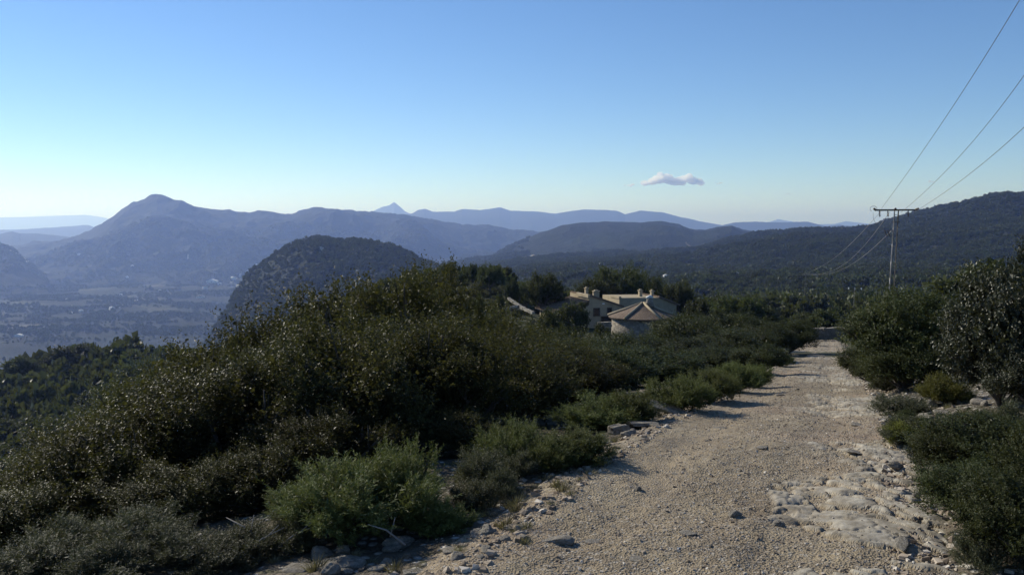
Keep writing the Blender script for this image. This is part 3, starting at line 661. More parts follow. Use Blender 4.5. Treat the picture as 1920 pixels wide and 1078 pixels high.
def on_edges(g, N):
    y = 4 * (1 + g.random(N) ** 1.3 * 7); t = 1.15 + np.abs(g.normal(size=N)) * 0.35; t = np.where(g.random(N) < 0.35, -t, t); return xc(y) + t, y
tag(pebbles('rubble', 9000, 2, on_edges, 0.01, 0.05), 'coarse limestone rubble pushed to both edges of the track', 'rubble')

# ------------------------------------------------------------------ power line
PA = at(1667, 548, 55.0); PB = at(1507, 578, 280.0); PC = at(1601, 575, 165.0)
LDIR = unit(np.array([0.31, 1, 0.0])); LX = np.array([LDIR[1], -LDIR[0], 0.0]); LAZ = math.atan2(LX[1], LX[0])
def pylon(foot, top_pt, sc, full, label):
    """lattice pole with a T crossbar; local x runs along the crossbar"""
    H = top_pt[2] - foot[2]; o = empty('power_pole', tuple(foot), LAZ, label, 'power pole')
    off = Vector((top_pt[0] - foot[0], top_pt[1] - foot[1], 0)); off.rotate(__import__('mathutils').Euler((0, 0, -LAZ)))
    lean = lambda z: off * (z / H)
    w0, w1 = 0.155 * sc, 0.11 * sc
    for s in (-1, 1):
        mb = MB()
        for q in (-1, 1):
            a = lean(0) + Vector((s * w0, q * w0, -0.4)); b = lean(H) + Vector((s * w1, q * w1, H))
            mb.tube([a, a.lerp(b, .5), b], 0.024 * sc, 4)
        nb = 18
        for k in range(nb):
            z0, z1 = H * k / nb, H * (k + 1) / nb; wa = w0 + (w1 - w0) * k / nb; wb_ = w0 + (w1 - w0) * (k + 1) / nb; f = 1 if k % 2 else -1
            mb.tube([lean(z0) + Vector((s * wa, -f * wa, z0)), lean(z1) + Vector((s * wb_, f * wb_, z1))], 0.014 * sc, 4)
        mb.obj('leg', M['steel'] if s < 0 else M['dark_steel'], o)  # left leg paler, right leg darker: sunlit and shaded side painted as colour
    mb = MB(); zz = []
    for k in range(1, 15):
        z = H * k / 14.5; wa = w0 + (w1 - w0) * z / H; sg = 1 if k % 2 else -1; zz += [lean(z) + Vector((-sg * wa, 0, z)), lean(z) + Vector((sg * wa, 0, z + 0.04))]
    mb.tube(zz, 0.016 * sc, 4)
    mb.obj('bracing', M['dark_steel'], o)
    return o, lean, H
topA = at(1681, 394, 55.0)
o, lean, H = pylon(PA + np.array([0, 0, -4.4]), topA, 1.0, True, 'tall steel lattice power pole with T crossbar behind the big round bush')
bar = MB(); T0 = lean(H)
bar.box((T0.x - 0.10, T0.y, H), (2.30, 0.10, 0.10)); bar.box((T0.x - 0.10, T0.y + 0.2, H), (2.30, 0.06, 0.08)); bar.box((T0.x, T0.y + 0.1, H - 0.75), (0.42, 0.3, 0.06))
bar.obj('crossbar', M['dark_steel'], o)
def insul(mb, a, b, r, nd=6):
    a, b = Vector(a), Vector(b); mb.tube([a, b], r * 0.35, 6)
    for k in range(nd):
        c = a.lerp(b, (k + 0.7) / (nd + 0.4)); d = (b - a).normalized() * r * 0.22
        mb.tube([c - d, c - d * 0.2, c + d], [r * 0.5, r, r * 0.6], 8)
for dx in (-0.98, -0.50, 0.66):
    mb = MB(); insul(mb, (T0.x + dx, T0.y, H - 0.05), (T0.x + dx + 0.03, T0.y, H - 0.42), 0.075, 4); mb.obj('insulator', M['porcelain_dark'], o, True)
for dx, sx in ((-1.22, -1), (1.08, 1), (-0.1, 0)):
    mb = MB(); insul(mb, (T0.x + dx, T0.y - 0.05, H + 0.02), (T0.x + dx + sx * 0.12, T0.y - 0.45, H + 0.08), 0.07, 4); mb.obj('insulator', M['porcelain_dark'], o, True)
mb = MB(); zc_ = H - 1.36; c = lean(zc_)
mb.box((c.x - 0.42, c.y, zc_ + 0.1), (0.6, 0.08, 0.06)); mb.box((c.x + 0.45, c.y, zc_ + 0.08), (0.7, 0.08, 0.05)); mb.obj('switch_arm', M['steel'], o)
for k in range(2):
    mb = MB(); insul(mb, (c.x - 0.62 + k * 0.17, c.y - 0.05, zc_ + 0.1), (c.x - 0.45 + k * 0.17, c.y - 0.08, zc_ - 0.28), 0.07, 5); mb.obj('insulator', M['porcelain_dark'], o, True)
loop = MB(); cc = Vector((T0.x - 1.33, T0.y, H + 0.08))
loop.tube([cc + Vector((math.cos(q) * 0.2, 0, math.sin(q) * 0.17)) for q in np.linspace(-1.0, 4.2, 16)], 0.011, 4)
loop.tube([cc + Vector((-0.02, 0, -0.25)), cc + Vector((0.0, -.1, -0.6)), cc + Vector((0.18, -.1, -0.98)), cc + Vector((0.6, -.1, -1.25))], 0.009, 4)
loop.obj('jumper', M['wire'], o, True)
topB = at(1511, 515, 280.0)
ob, leanB, HB = pylon(PB, topB, 0.9, False, 'small distant green-grey power pole on the wooded slope left of the tall pole')
mb = MB(); TB = leanB(HB); mb.box((TB.x, TB.y, HB), (2.5, 0.14, 0.14)); mb.obj('crossbar', M['steel'], ob)
for dx in (-1.1, 0.0, 1.1):
    mb = MB(); insul(mb, (TB.x + dx, TB.y, HB + 0.05), (TB.x + dx, TB.y, HB + 0.4), 0.09, 3); mb.obj('insulator', M['porcelain_dark'], ob, True)
topC = at(1603, 538, 165.0)
oc, leanC, HC = pylon(PC, topC, 0.6, False, 'dark power pole with three white insulators in the trees left of the tall pole')
mb = MB(); TC = leanC(HC); mb.box((TC.x, TC.y, HC), (2.5, 0.1, 0.1)); mb.obj('crossbar', M['dark_steel'], oc)
for dx in (-1.1, 0.0, 1.1):
    mb = MB(); insul(mb, (TC.x + dx, TC.y, HC - 0.08), (TC.x + dx + 0.05, TC.y, HC - 0.50), 0.15, 3); mb.obj('insulator', M['porcelain_white'], oc, True)
def wire(a, m, b, rad, label, mat):
    """a parabola through three points (a hanging wire)"""
    a, m, b = (np.array(v, float) for v in (a, m, b)); L1 = np.linalg.norm(m - a); L = L1 + np.linalg.norm(b - m); tm = L1 / L
    P = []
    for t in np.linspace(0, 1, 60):
        P.append(a * (t - tm) * (t - 1) / (tm) + m * t * (t - 1) / (tm * (tm - 1)) + b * t * (t - tm) / (1 - tm))
    mb = MB(); mb.tube(P, rad, 5); return tag(mb.obj('power_line', M[mat], None, True), label, 'power line', 'wires of the power line')
for (pa, pm, pb, lab) in (((1653, 391), (1790, 195), (1912, 0), 'leftmost and highest wire rising from the tall pole to the top right'),
                          ((1690, 398), (1816, 275), (1920, 142), 'middle wire rising from the tall pole to the right edge'),
                          ((1714, 398), (1816, 328), (1920, 239), 'lowest right wire rising from the tall pole to the right edge')):
    A = at(*pa, 55.0); M_ = at(*pm, 30.0 if pa[0] == 1653 else 34.0); B = at(*pb, 20.0 if pa[0] == 1653 else 24.0)
    far_ = B + (B - M_) * 1.2
    # heights follow the picture at three depths, the rest is the same parabola carried on
    mb = MB(); P = []
    for t in np.linspace(0, 1, 40):
        D = 55.0 + (B[1] * CP - B[2] * SP - 55.0) * t; im = (pm[0] - pa[0]) / (pb[0] - pa[0])
        u = D and (1 - (1 / 55.0) / (1 / D)) / (1 - (1 / 55.0) / (1 / (B[1] * CP - B[2] * SP))) if t > 0 else 0
        dB = B[1] * CP - B[2] * SP; s = (1 / D - 1 / 55.0) / (1 / dB - 1 / 55.0)
        px = pa[0] + (pb[0] - pa[0]) * s; c1 = (pa[1] + (pb[1] - pa[1]) * im) - pm[1]
        py = pa[1] + (pb[1] - pa[1]) * s + (-c1) * 4 * s * (1 - s)
        P.append(at(px, py, D))
    P.append(P[-1] + (P[-1] - P[-2]) * 3 + np.array([0, 0, 0.05])); P.append(P[-1] + (P[-1] - P[-2]) * 2)
    mb.tube(P, 0.0085, 5); tag(mb.obj('power_line', M['wire'], None, True), lab, 'power line', 'wires of the power line')
for (pa, pm, pb, lab) in (((1652, 396), (1590, 462), (1503, 515), 'upper wire sagging from the tall pole to the distant pole'),
                          ((1668, 398), (1607, 475), (1511, 514), 'middle wire sagging from the tall pole to the distant pole'),
                          ((1672, 432), (1610, 487), (1519, 515), 'lowest wire sagging from the tall pole to the distant pole')):
    A = at(*pa, 55.0); B = at(*pb, 280.0); Mm = at(*pm, 98.0); Mm = Mm
    tag(wire(A, Mm, B, 0.013, lab, 'wire_pale'), lab)

# ------------------------------------------------------------------ the farmhouse group
def obox(mb, c, size, rz): mb.box(c, size, rz)
def local(o):       # put an empty's frame: x right, y away
    return o
HX = at(1105, 600, 108.0); zb = -15.2
h1 = empty('farmhouse', (HX[0], 108.0, zb), 0.3, 'ochre farmhouse with tiled lean-to roofs left of the round tower', 'house')
k = 108.0 / F        # metres per picture pixel
zt = at(1105, 556, 108)[2] - zb
mb = MB()
mb.prism([(-2.0, 0), (-2.0, zt - 1.7), (0.0, zt - 1.15), (0.0, zt), (4.2, zt - 1.35), (4.2, 0)], 0.0, 6.5)
mb.obj('wall', M['ochre'], h1)
mb = MB(); mb.prism([(-4.3, 0), (-4.3, zt - 2.0), (-2.02, zt - 1.8), (-2.02, 0)], 0.3, 6.0); mb.obj('wing_wall', M['ochre'], h1)
mb = MB(); mb.prism([(-4.7, zt - 1.95), (-4.7, zt - 1.80), (-0.02, zt - 0.55), (-0.02, zt - 0.70)], -0.2, 6.7)
for i in range(22): mb.tube([(-4.72, -0.1 + i * 0.31, zt - 1.76), (-0.05, -0.1 + i * 0.31, zt - 0.52)], 0.085, 6)
mb.obj('roof', M['tiles'], h1)
mb = MB(); mb.prism([(0.06, zt + 0.0), (0.06, zt + 0.14), (4.6, zt - 1.36), (4.6, zt - 1.50)], -0.15, 6.6)
for i in range(21): mb.tube([(0.1, -0.05 + i * 0.32, zt + 0.17), (4.62, -0.05 + i * 0.32, zt - 1.34)], 0.08, 6)
mb.obj('roof', M['tiles'], h1)
mb = MB(); mb.box((-0.08, 1.8, zt + 0.02), (0.24, 3.9, 0.42)); mb.obj('parapet', M['ochre'], h1)
for (x0, y_, z_, w, hh) in ((1.05, 3.5, zt + 0.35, 0.34, 0.75), (2.15, 3.0, zt + 0.0, 0.72, 0.75)):
    mb = MB(); mb.box((x0, y_, z_ - 0.4), (w, 0.5, hh + 0.6)); mb.box((x0, y_, z_ + hh / 2), (w + 0.14, 0.62, 0.08)); mb.box((x0, y_, z_ + hh / 2 + 0.1), (w * 0.6, 0.36, 0.12)); mb.obj('chimney', M['ochre'], h1)
for (x0, z_, w, hh) in ((1.0, zt - 1.95, 0.72, 0.85), (2.7, zt - 1.8, 0.5, 0.55), (2.3, zt - 3.0, 1.3, 0.85)):
    mb = MB(); 
    for sx in (-1, 1): mb.box((x0 + sx * (w / 2 + 0.04), -0.03, z_), (0.08, 0.1, hh + 0.16))
    mb.box((x0, -0.03, z_ + hh / 2 + 0.05), (w, 0.1, 0.08)); mb.box((x0, -0.05, z_ - hh / 2 - 0.05), (w + 0.2, 0.16, 0.08))
    f = mb.obj('window', M['bark'], h1); mb = MB(); mb.box((x0, -0.012, z_), (w, 0.03, hh)); mb.obj('pane', M['glass'], f)
mb = MB(); mb.box((1.9, -0.02, zt - 0.95), (0.3, 0.05, 0.16)); mb.obj('niche', M['white'], h1)
H2 = at(1162, 600, 114.0); zb2 = -16.0; zt2 = at(1170, 559, 114)[2] - zb2
h2 = empty('farmhouse', (H2[0], 114.0, zb2), 0.3, 'ochre farmhouse with a long flat-topped wall behind the round tower', 'house')
mb = MB(); mb.prism([(0.0, 0), (0.0, zt2), (5.6, zt2 - 0.1), (8.2, zt2 - 1.1), (8.2, 0)], 0.0, 5.5); mb.obj('wall', M['ochre'], h2)
mb = MB(); mb.prism([(5.55, zt2 - 0.06), (5.55, zt2 + 0.08), (8.6, zt2 - 1.1), (8.6, zt2 - 1.25)], -0.25, 5.8)
for i in range(18): mb.tube([(5.55, -0.15 + i * 0.33, zt2 + 0.1), (8.62, -0.15 + i * 0.33, zt2 - 1.1)], 0.085, 6)
mb.obj('roof', M['tiles'], h2)
mb = MB(); mb.box((0.06, 1.3, zt2 + 0.04), (0.3, 2.8, 0.3)); mb.obj('parapet', M['ochre'], h2)
for (x0, z_, w, hh) in ((3.9, zt2 + 0.3, 0.42, 0.8), (5.6, zt2 + 0.2, 0.36, 0.8)):
    mb = MB(); mb.box((x0, 2.0, z_ - 0.3), (w, 0.45, hh + 0.5)); mb.box((x0, 2.0, z_ + hh / 2 + 0.02), (w + 0.16, 0.6, 0.08)); mb.box((x0, 2.0, z_ + hh / 2 + 0.16), (w * 0.7, 0.32, 0.14)); mb.obj('chimney', M['ochre'], h2)
CR = at(1206, 594, 99.0); RR = 60 / F * 99.0; zr_e = CR[2]; base_z = -15.5
h3 = empty('round_tower', (CR[0], 99.0, base_z), 0, 'round stone building with a conical tiled roof and white chimney', 'tower')
he = zr_e - base_z
mb = MB(); mb.lathe([(RR * 1.02, -0.5), (RR * 0.98, he * 0.6), (RR * 0.96, he)], (0, 0, 0), 40); mb.obj('wall', M['masonry'], h3, True)
ah = 24 / F * 99.0; mb = MB()
mb.lathe([(RR * 1.06, he - 0.10), (RR * 1.07, he + 0.02), (RR * 0.5, he + ah * 0.52), (0.35, he + ah * 0.98), (0.05, he + ah)], (0, 0, 0), 48)
mb.obj('roof', M['tiles'], h3)
for q in np.radians([-68, -128, 170, -12, 50, 110]):
    c_, s_ = math.cos(q), math.sin(q); mb = MB()
    mb.tube([(RR * 1.09 * c_, RR * 1.09 * s_, he + 0.1), (RR * 0.5 * c_, RR * 0.5 * s_, he + ah * 0.52 + 0.12), (0.15 * c_, 0.15 * s_, he + ah + 0.1)], 0.13, 7); mb.obj('roof_ridge', M['ochre'], h3, True)
mb = MB(); mb.lathe([(0.48, 0), (0.42, 0.6), (0.34, 0.85), (0.34, 0.95)], (0.75, -0.2, he + ah - 0.35), 16); ch = mb.obj('chimney', M['masonry'], h3, True)
mb = MB(); mb.tube([(0.35, -0.2, he + ah + 0.66), (0.78, -0.2, he + ah + 0.80), (1.1, -0.2, he + ah + 0.68)], [0.12, 0.22, 0.12], 8); mb.obj('cowl', M['white'], ch, True)
def dry_wall(px0, py0, px1, py1, D0, D1, hgt, label, mat='masonry', th=0.5):
    a = at(px0, py0, D0); b = at(px1, py1, D1); n_ = 14; rowv = []; g = random.Random(px0)
    mb = MB(); L = np.linalg.norm((b - a)[:2]); an = math.atan2(b[1] - a[1], b[0] - a[0])
    ns = max(4, int(L / 0.45))
    for rr_ in range(max(1, int(hgt / 0.25))):
        for i in range(ns):
            p = a + (b - a) * ((i + 0.5 + 0.3 * (rr_ % 2)) / ns); w = L / ns
            mb.box((p[0], p[1], p[2] - 0.13 - rr_ * 0.25 + g.uniform(-.03, .03)), (w * g.uniform(.8, 1.03), th * g.uniform(.8, 1.1), 0.24 * g.uniform(.85, 1.1)), an + g.uniform(-.08, .08))
    return tag(mb.obj('dry_stone_wall', M['stone'], None), label, 'wall')
dry_wall(1518, 615, 1590, 613, 76, 78, 1.1, 'low dry stone wall across the far end of the track')
dry_wall(953, 557, 976, 572, 92, 84, 0.26, 'sunlit terrace wall running downhill left of the round-crowned pine', th=0.28)
dry_wall(948, 577, 974, 571, 85, 84, 0.26, 'short level terrace wall meeting the sunlit terrace wall')
dry_wall(976, 573, 1000, 584, 84, 78, 0.3, 'lower dark terrace wall below the sunlit one', th=0.3)
dry_wall(1120, 604, 1146, 603, 93, 93, 0.7, 'low terrace wall between the farmhouse and the round tower')

# ------------------------------------------------------------------ the valley: houses, lanes, clearings
def ribbon(name, pts, w, label=None, lift=0.6, r0=300):
    P = [hit(a, b, r0) for a, b in pts]; S = []
    for i in range(len(P) - 1):
        for t in np.linspace(0, 1, 12, endpoint=False): S.append(P[i] * (1 - t) + P[i + 1] * t)
    S.append(P[-1]); S = np.array(S); T = np.gradient(S[:, :2], axis=0); Nn = unit(np.stack([-T[:, 1], T[:, 0]], -1))
    V = []
    for k_ in range(-2, 3):
        q = S[:, :2] + Nn * w * k_ / 4; V.append(np.column_stack([q, land_h(q[:, 0], q[:, 1]) + lift]))
    V = np.stack(V, 1).reshape(-1, 3)
    return struct(name, mesh_np(name, V, grid_faces(5, len(S)), M['dust'], True))
ribbon('lane', [(22,472),(40,480),(50,487),(54,494)], 26)
ribbon('lane', [(607,455),(603,462),(604,468),(614,475)], 7, r0=900)
ribbon('lane', [(672,513),(690,515),(713,517)], 6, r0=500)
ribbon('lane', [(204,582),(222,576),(240,570),(258,562)], 16)
ribbon('lane', [(432,530),(442,523),(452,512),(468,506)], 10)
ribbon('lane', [(352,486),(354,478)], 12)
def patch(pts, mat):
    P = [hit(a, b, 500) for a, b in pts]; c_ = np.mean(P, 0); V = [c_] + P; m = []
    g = np.random.default_rng(len(P)); ring = []
    for i in range(len(P)):
        for t in (0, .33, .66): q = P[i] * (1 - t) + P[(i + 1) % len(P)] * t; q = c_ + (q - c_) * (0.9 + 0.25 * g.random()); ring.append(q)
    rings = []
    for s in (0.0, 0.35, 0.7, 1.0): rings += [[c_[0] + (q[0] - c_[0]) * s, c_[1] + (q[1] - c_[1]) * s, 0] for q in ring]
    V = np.array(rings); V[:, 2] = land_h(V[:, 0], V[:, 1]) + 0.7; n_ = len(ring)
    Fc = [[a * n_ + i, a * n_ + (i + 1) % n_, (a + 1) * n_ + (i + 1) % n_, (a + 1) * n_ + i] for a in range(3) for i in range(n_)]
    return struct('clearing', mesh_np('clearing', V, Fc, M[mat], True))
patch([(968,485),(985,486),(1014,483),(1000,481),(975,482)], 'dust')
patch([(1286,460),(1310,461),(1349,459),(1320,458),(1290,458.5)], 'dry_grass')
def farm(px, py, wpx, label, ry=0.3, white=True, r0=400, flat=0.45):
    p = hit(px, py, r0); D = p[1]; w = max(6.0, wpx / F * D); d = w * 0.6; h = w * flat
    nm = 'farmhouse'; o = empty(nm, (p[0], p[1], p[2] - 0.5), ry, label, 'house', 'farmhouses scattered over the valley')
    mb = MB(); mb.prism([(-w / 2, 0), (-w / 2, h), (w / 2, h), (w / 2, 0)], -d / 2, d / 2); mb.obj('wall', M['white'], o)
    mb = MB(); mb.prism([(-w / 2 - .3, h), (0, h + w * 0.16), (w / 2 + .3, h)], -d / 2 - .3, d / 2 + .3); mb.obj('roof', M['white'] if white else M['tiles'], o)
    for i in range(3):
        mb = MB(); mb.box((-w / 3 + i * w / 3, -d / 2 - 0.02, h * 0.55), (w * 0.09, 0.12, h * 0.3)); mb.obj('window', M['glass'], o)
    return o
farm(148,479,6,'lone white house high on the mountain foot at the left')
farm(227,554,6,'bright white house in mid valley, left one of the two brightest')
farm(300,546,6,'bright white house in mid valley, right one of the two brightest')
farm(34,631,16,'long low white building near the left edge above the dark wooded slope', 0.1, flat=0.2)
farm(398,530,20,'longest white building in the hamlet below the knoll', 0.1, flat=0.18)
farm(412,534,7,'small bright white house just below the longest hamlet building')
farm(385,541,9,'reddish roofed house at the lower left of the hamlet', 0.5, False)
farm(448,538,8,'house at the right end of the hamlet below the knoll', 0.6)
farm(437,524,9,'pale house on the lane climbing toward the knoll', 0.9)
farm(481,499,7,'topmost pale house on the slope of the knoll', 0.2)
farm(125,563,6,'small white house among the fields, left of the lane', 0.2)
farm(134,576,6,'upper white house of the pair near the left fields', 0.2)
farm(152,585,8,'lower white house of the pair near the left fields', 0.5)
farm(132,588,7,'pale house left of the lower white house of the pair', 0.1)
farm(210,580,9,'pale house at the lower left end of the slanting lane', 0.7)
farm(201,605,6,'small pale house below the slanting lane', 0.2, False)
farm(376,558,14,'ochre farmhouse below the hamlet beside a bare field', 0.3, False, flat=0.2)
farm(238,521,6,'faint pale house at the foot of the mountain, lower', 0.3)
farm(248,500,5,'faint pale house at the foot of the mountain, upper', 0.3)
farm(669,511,8,'white house on the shoulder of the knoll at the end of a lane', 0.2, r0=500)
farm(953,508,9,'white house in the woods beyond the crest scrub', 0.2, r0=350)
farm(1128,497,5,'pale house in the woods above the big yellow-green pine', 0.2, r0=350)
farm(1249,520,5,'small pale house in the dark woods right of the farmhouse pines', 0.2, r0=350)
farm(1381,517,6,'pale house beside the short pale lane on the wooded slope', 0.2, r0=350)
# ------------------------------------------------------------------ near plants, left of the track
G_L = 'dark oak scrub massed left of the track'
for (px, D, yt, w, lab) in [
  (620, 13.5, 540, 380, 'tallest of the dark kermes oaks at the left, its shoots standing against the knoll'),
  (735, 15.0, 512, 360, 'dark kermes oak whose top stands against the valley just left of centre'),
  (815, 17.5, 500, 260, 'thin brownish kermes oak with open branches against the crest scrub'),
  (500, 13.0, 588, 360, 'kermes oak next left of the tallest, top against the blue valley floor'),
  (385, 12.0, 640, 340, 'dark kermes oak standing against the far fields at the left'),
  (262, 10.5, 706, 290, 'kermes oak against the pine slope at the left'),
  (85, 8.5, 848, 280, 'kermes oak at the lower left edge with the wooded slope behind'),
  (905, 19.0, 572, 260, 'reddish brown kermes oak below the small crest trees'),
  (985, 21.0, 602, 240, 'sparkling kermes oak below the terrace walls')]:
    place('oak', px, D, yt, w, lab, 'shrub', G_L)
for (px, D, yt, w, lab) in [
  (150,9,790,280,'glinting kermes oak just below the one at the lower left edge of the skyline scrub'),
  (330,9.8,738,400,'kermes oak below the one standing against the far fields at the left'),
  (520,10.4,665,420,'broad kermes oak in the second row directly below the blue valley floor'),
  (700,11.3,605,420,'broad kermes oak in the second row below the oak left of centre'),
  (860,13,590,380,'brownish kermes oak directly below the thin open-branched one'),
  (1010,16,625,300,'kermes oak below the sparkling one under the terrace walls'),
  (40,7.2,905,300,'low glinting kermes oak cut by the left edge above the bottom corner scrub'),
  (215,8.0,775,340,'tall kermes oak above the grey scrub at the bottom left'),
  (425,8.6,672,400,'tall kermes oak in the third row up and left from the big rosemary bush'),
  (640,9.2,590,400,'tall kermes oak in the third row straight above the big rosemary bush'),
  (825,10.0,600,340,'tall dark kermes oak in the third row up and right from the big rosemary bush'),
  (965,11.8,650,260,'dark kermes oak behind the yellow-green shrub at the row\'s left end'),
  (1060,15,655,250,'dark kermes oak behind the shrub beside the tilted slab rocks'),
  (335,7.0,860,280,'low kermes oak just above the dry twigs at the bottom left'),
  (490,7.2,830,280,'low kermes oak touching the left side of the big rosemary bush'),
  (880,8.8,765,210,'very dark kermes oak in the gap between the rosemary and the yellow-green shrub'),
  (610,7.9,760,300,'shaded kermes oak immediately behind the big rosemary bush')]:
    place('oak', px, D, yt, w, lab, 'shrub', 'inner bushes of the dark scrub mass')
for (px, D, yt, w, lab) in [
  (1085, 30, 618, 240, 'green oak bush in front of the round tower, left one'),
  (1180, 31, 625, 240, 'green oak bush directly below the round tower'),
  (1120, 23, 640, 230, 'green oak bush between the sparkling oaks and the track shrubs'),
  (1225, 24, 650, 220, 'green oak bush behind the rosemary shrubs at the bend'),
  (1290, 45, 590, 170, 'tall green oak right of the round tower'),
  (1365, 47, 582, 170, 'tall green oak midway between the round tower and the track'),
  (1300, 30, 632, 190, 'dark oak bush behind the yellow-green track shrubs'),
  (1385, 34, 615, 180, 'dark oak bush left of the oak overhanging the track'),
  (1480, 42, 600, 110, 'round oak bush overhanging the far left edge of the track'),
  (1440, 40, 604, 110, 'dense oak bush next left of the one overhanging the track'),
  (1500, 60, 598, 60, 'farthest oak bush on the left edge of the track'),
  (1345, 26, 650, 160, 'small oak bush just behind the brightest track shrub'),
  (1425, 25, 645, 120, 'small oak bush casting the long shadow across the track')]:
    place('oakg', px, D, yt, w, lab, 'shrub', 'green oak bushes beyond the scrub mass')
for (px, D, yt, w, lab) in [
  (670, 1025, 862, 310, 'big rosemary bush in the foreground, its taller right half behind the bottom rocks'),
  (740, 985, 828, 195, 'tallest upright shoots of rosemary behind the big foreground bush'),
  (825, 1012, 935, 138, 'small light green shrub at the right foot of the big rosemary bush'),
  (590, 1000, 900, 195, 'rosemary bush at the left shoulder of the big foreground bush'),
  (960, 885, 785, 149, 'yellow-green shrub at the left end of the track-side row'),
  (1085, 892, 800, 172, 'round green shrub left of the upright brown rock'),
  (1035, 892, 812, 126, 'dark green shrub between the yellow-green shrub and the round one'),
  (1125, 806, 738, 172, 'yellow-green shrub behind the tilted slab rocks'),
  (1185, 794, 730, 126, 'dull green shrub left of the first bright row shrub'),
  (1275, 785, 702, 138, 'first green shrub of the row along the track beyond the rocks'),
  (1335, 766, 690, 109, 'reddish green shrub second in the row along the track'),
  (1375, 745, 678, 114, 'brightest yellow-green shrub in the row along the track'),
  (1418, 733, 682, 69, 'dark shrub with red tips at the start of the long shadow'),
  (1465, 690, 662, 52, 'small isolated bright green shrub beyond the long shadow')]:
    place('rosemary', px, 0, yt, w, lab, 'shrub', 'light green shrubs edging the left of the track', ybase=D)
for (px, D, yt, w, lab) in [
  (470, 1068, 975, 170, 'low dull scrub bush left of the big rosemary at the bottom'),
  (330, 1075, 985, 170, 'low grey-brown scrub bush in the bottom left grass'),
  (885, 975, 905, 110, 'grey-green low scrub at the start of the gravel'),
  (940, 950, 900, 80, 'pale grey lavender-like tuft beside the track edge'),
  (1690, 790, 735, 120, 'grey scrub at the foot of the big round bush on the right'),
  (1700, 855, 775, 110, 'grey-green scrub bush on the right edge of the track'),
  (1655, 738, 700, 60, 'small dull scrub on the left foot of the big round bush'),
  (1885, 835, 745, 120, 'brown scrub bush on the bank under the holm oak'),
  (270, 1050, 945, 190, 'dull scrub filling the gap left of the low kermes oak by the rosemary'),
  (140, 1055, 955, 170, 'low grey-green scrub under the leftmost kermes oaks'),
  (60, 1110, 1000, 200, 'low grey scrub at the bottom left corner'),
  (200, 1100, 1005, 190, 'grey-brown scrub second from the bottom left corner'),
  (390, 1090, 1000, 170, 'low scrub between the bottom left grass and the pale rocks'),
  (545, 1050, 985, 120, 'dull scrub in the shade at the left foot of the big rosemary bush'),
  (905, 930, 835, 130, 'dull low scrub in the gap right of the big rosemary bush'),
  (975, 905, 850, 90, 'low dark scrub below the yellow-green shrub')]:
    place('heath', px, 0, yt, w, lab, 'shrub', 'grey scrub bushes at the track edges', ybase=D)
# right of the track
place('oakg', 1700, 0, 542, 245, 'big round dark green bush right of the track before the power pole', 'shrub', ybase=722, which=1)
place('oakg', 1635, 0, 640, 120, 'dense left skirt of dark bush at the foot of the big round bush', 'shrub', ybase=718, which=2)
place('oakg', 1695, 0, 640, 170, 'low dense dark bush filling under the big round bush', 'shrub', ybase=736, which=1)
place('oakg', 1745, 0, 632, 125, 'dense dark bush filling the foot of the big round bush on its right', 'shrub', ybase=728, which=0)
place('oakg', 1625, 20, 668, 60, 'leafy green shrub at the left foot of the big round bush', 'shrub', which=0)
place('holm', 1925, 11.5, 470, 270, 'tall grey-green holm oak at the right edge reaching above the skyline bushes', 'tree', ybase=770, which=0)
place('holm', 1880, 0, 590, 170, 'lower leafy half of grey-green holm oak leaning toward the gorse', 'tree', ybase=775, which=1)
place('holm', 1950, 9.5, 640, 200, 'glossy holm oak bush cut by the right edge below the tall one', 'tree', which=1)
place('gorse', 1775, 0, 697, 105, 'yellow-green gorse bush right of the big round bush', 'shrub', ybase=762)
place('gorse', 1700, 0, 802, 90, 'low yellow-green gorse cushion at the right track edge', 'shrub', ybase=856)
place('oakg', 1705, 0, 766, 75, 'small bright green shrub behind the low gorse cushion', 'shrub', ybase=845)
for (px, D, yt, w, lab) in [
  (1850, 905, 770, 260, 'dark kermes oak thicket at the lower right, upper part'),
  (1830, 1000, 850, 230, 'dark kermes oak thicket at the lower right, middle part beside the rubble'),
  (1915, 1090, 880, 240, 'dark kermes oak thicket cut by the lower right corner'),
  (1780, 915, 800, 150, 'dark oak bush at the left tip of the lower right thicket'),
  (1960, 985, 780, 200, 'dark oak bush cut by the right edge above the corner thicket')]:
    place('oakg', px, 0, yt, w, lab, 'shrub', 'dark thicket at the lower right', ybase=D)
place('heath', 1850, 5.0, 985, 120, 'dull grass-like scrub at the bottom right in front of the thicket', 'shrub')

# grass tufts and ground litter
def tuft_mesh(seed, nb=90):
    g = np.random.default_rng(seed); n_ = nb; q = g.random(n_) * 6.283; rr_ = g.random(n_) * 0.5
    V = []; Fc = []; tint = []
    for i in range(n_):
        b = np.array([math.cos(q[i]) * rr_[i] * 0.5, math.sin(q[i]) * rr_[i] * 0.5, 0]); d = np.array([math.cos(q[i]) * rr_[i] * 1.6, math.sin(q[i]) * rr_[i] * 1.6, 1.0]) * (0.5 + 0.6 * g.random())
        s = np.array([-math.sin(q[i] + 1), math.cos(q[i] + 1), 0]) * 0.02; o_ = len(V)
        V += [b - s, b + s, b + d * 0.55 + s * 0.7, b + d * 0.55 - s * 0.7, b + d + np.array([d[0], d[1], -0.25]) * 0.35]; Fc += [[o_, o_ + 1, o_ + 2, o_ + 3], [o_ + 3, o_ + 2, o_ + 4]]; tint += [g.random()] * 5
    return mesh_np('grass_tuft', np.array(V), Fc, M['grass'], False, {'tint': tint})
TUFT = [tuft_mesh(k) for k in range(4)]
g = random.Random(12)
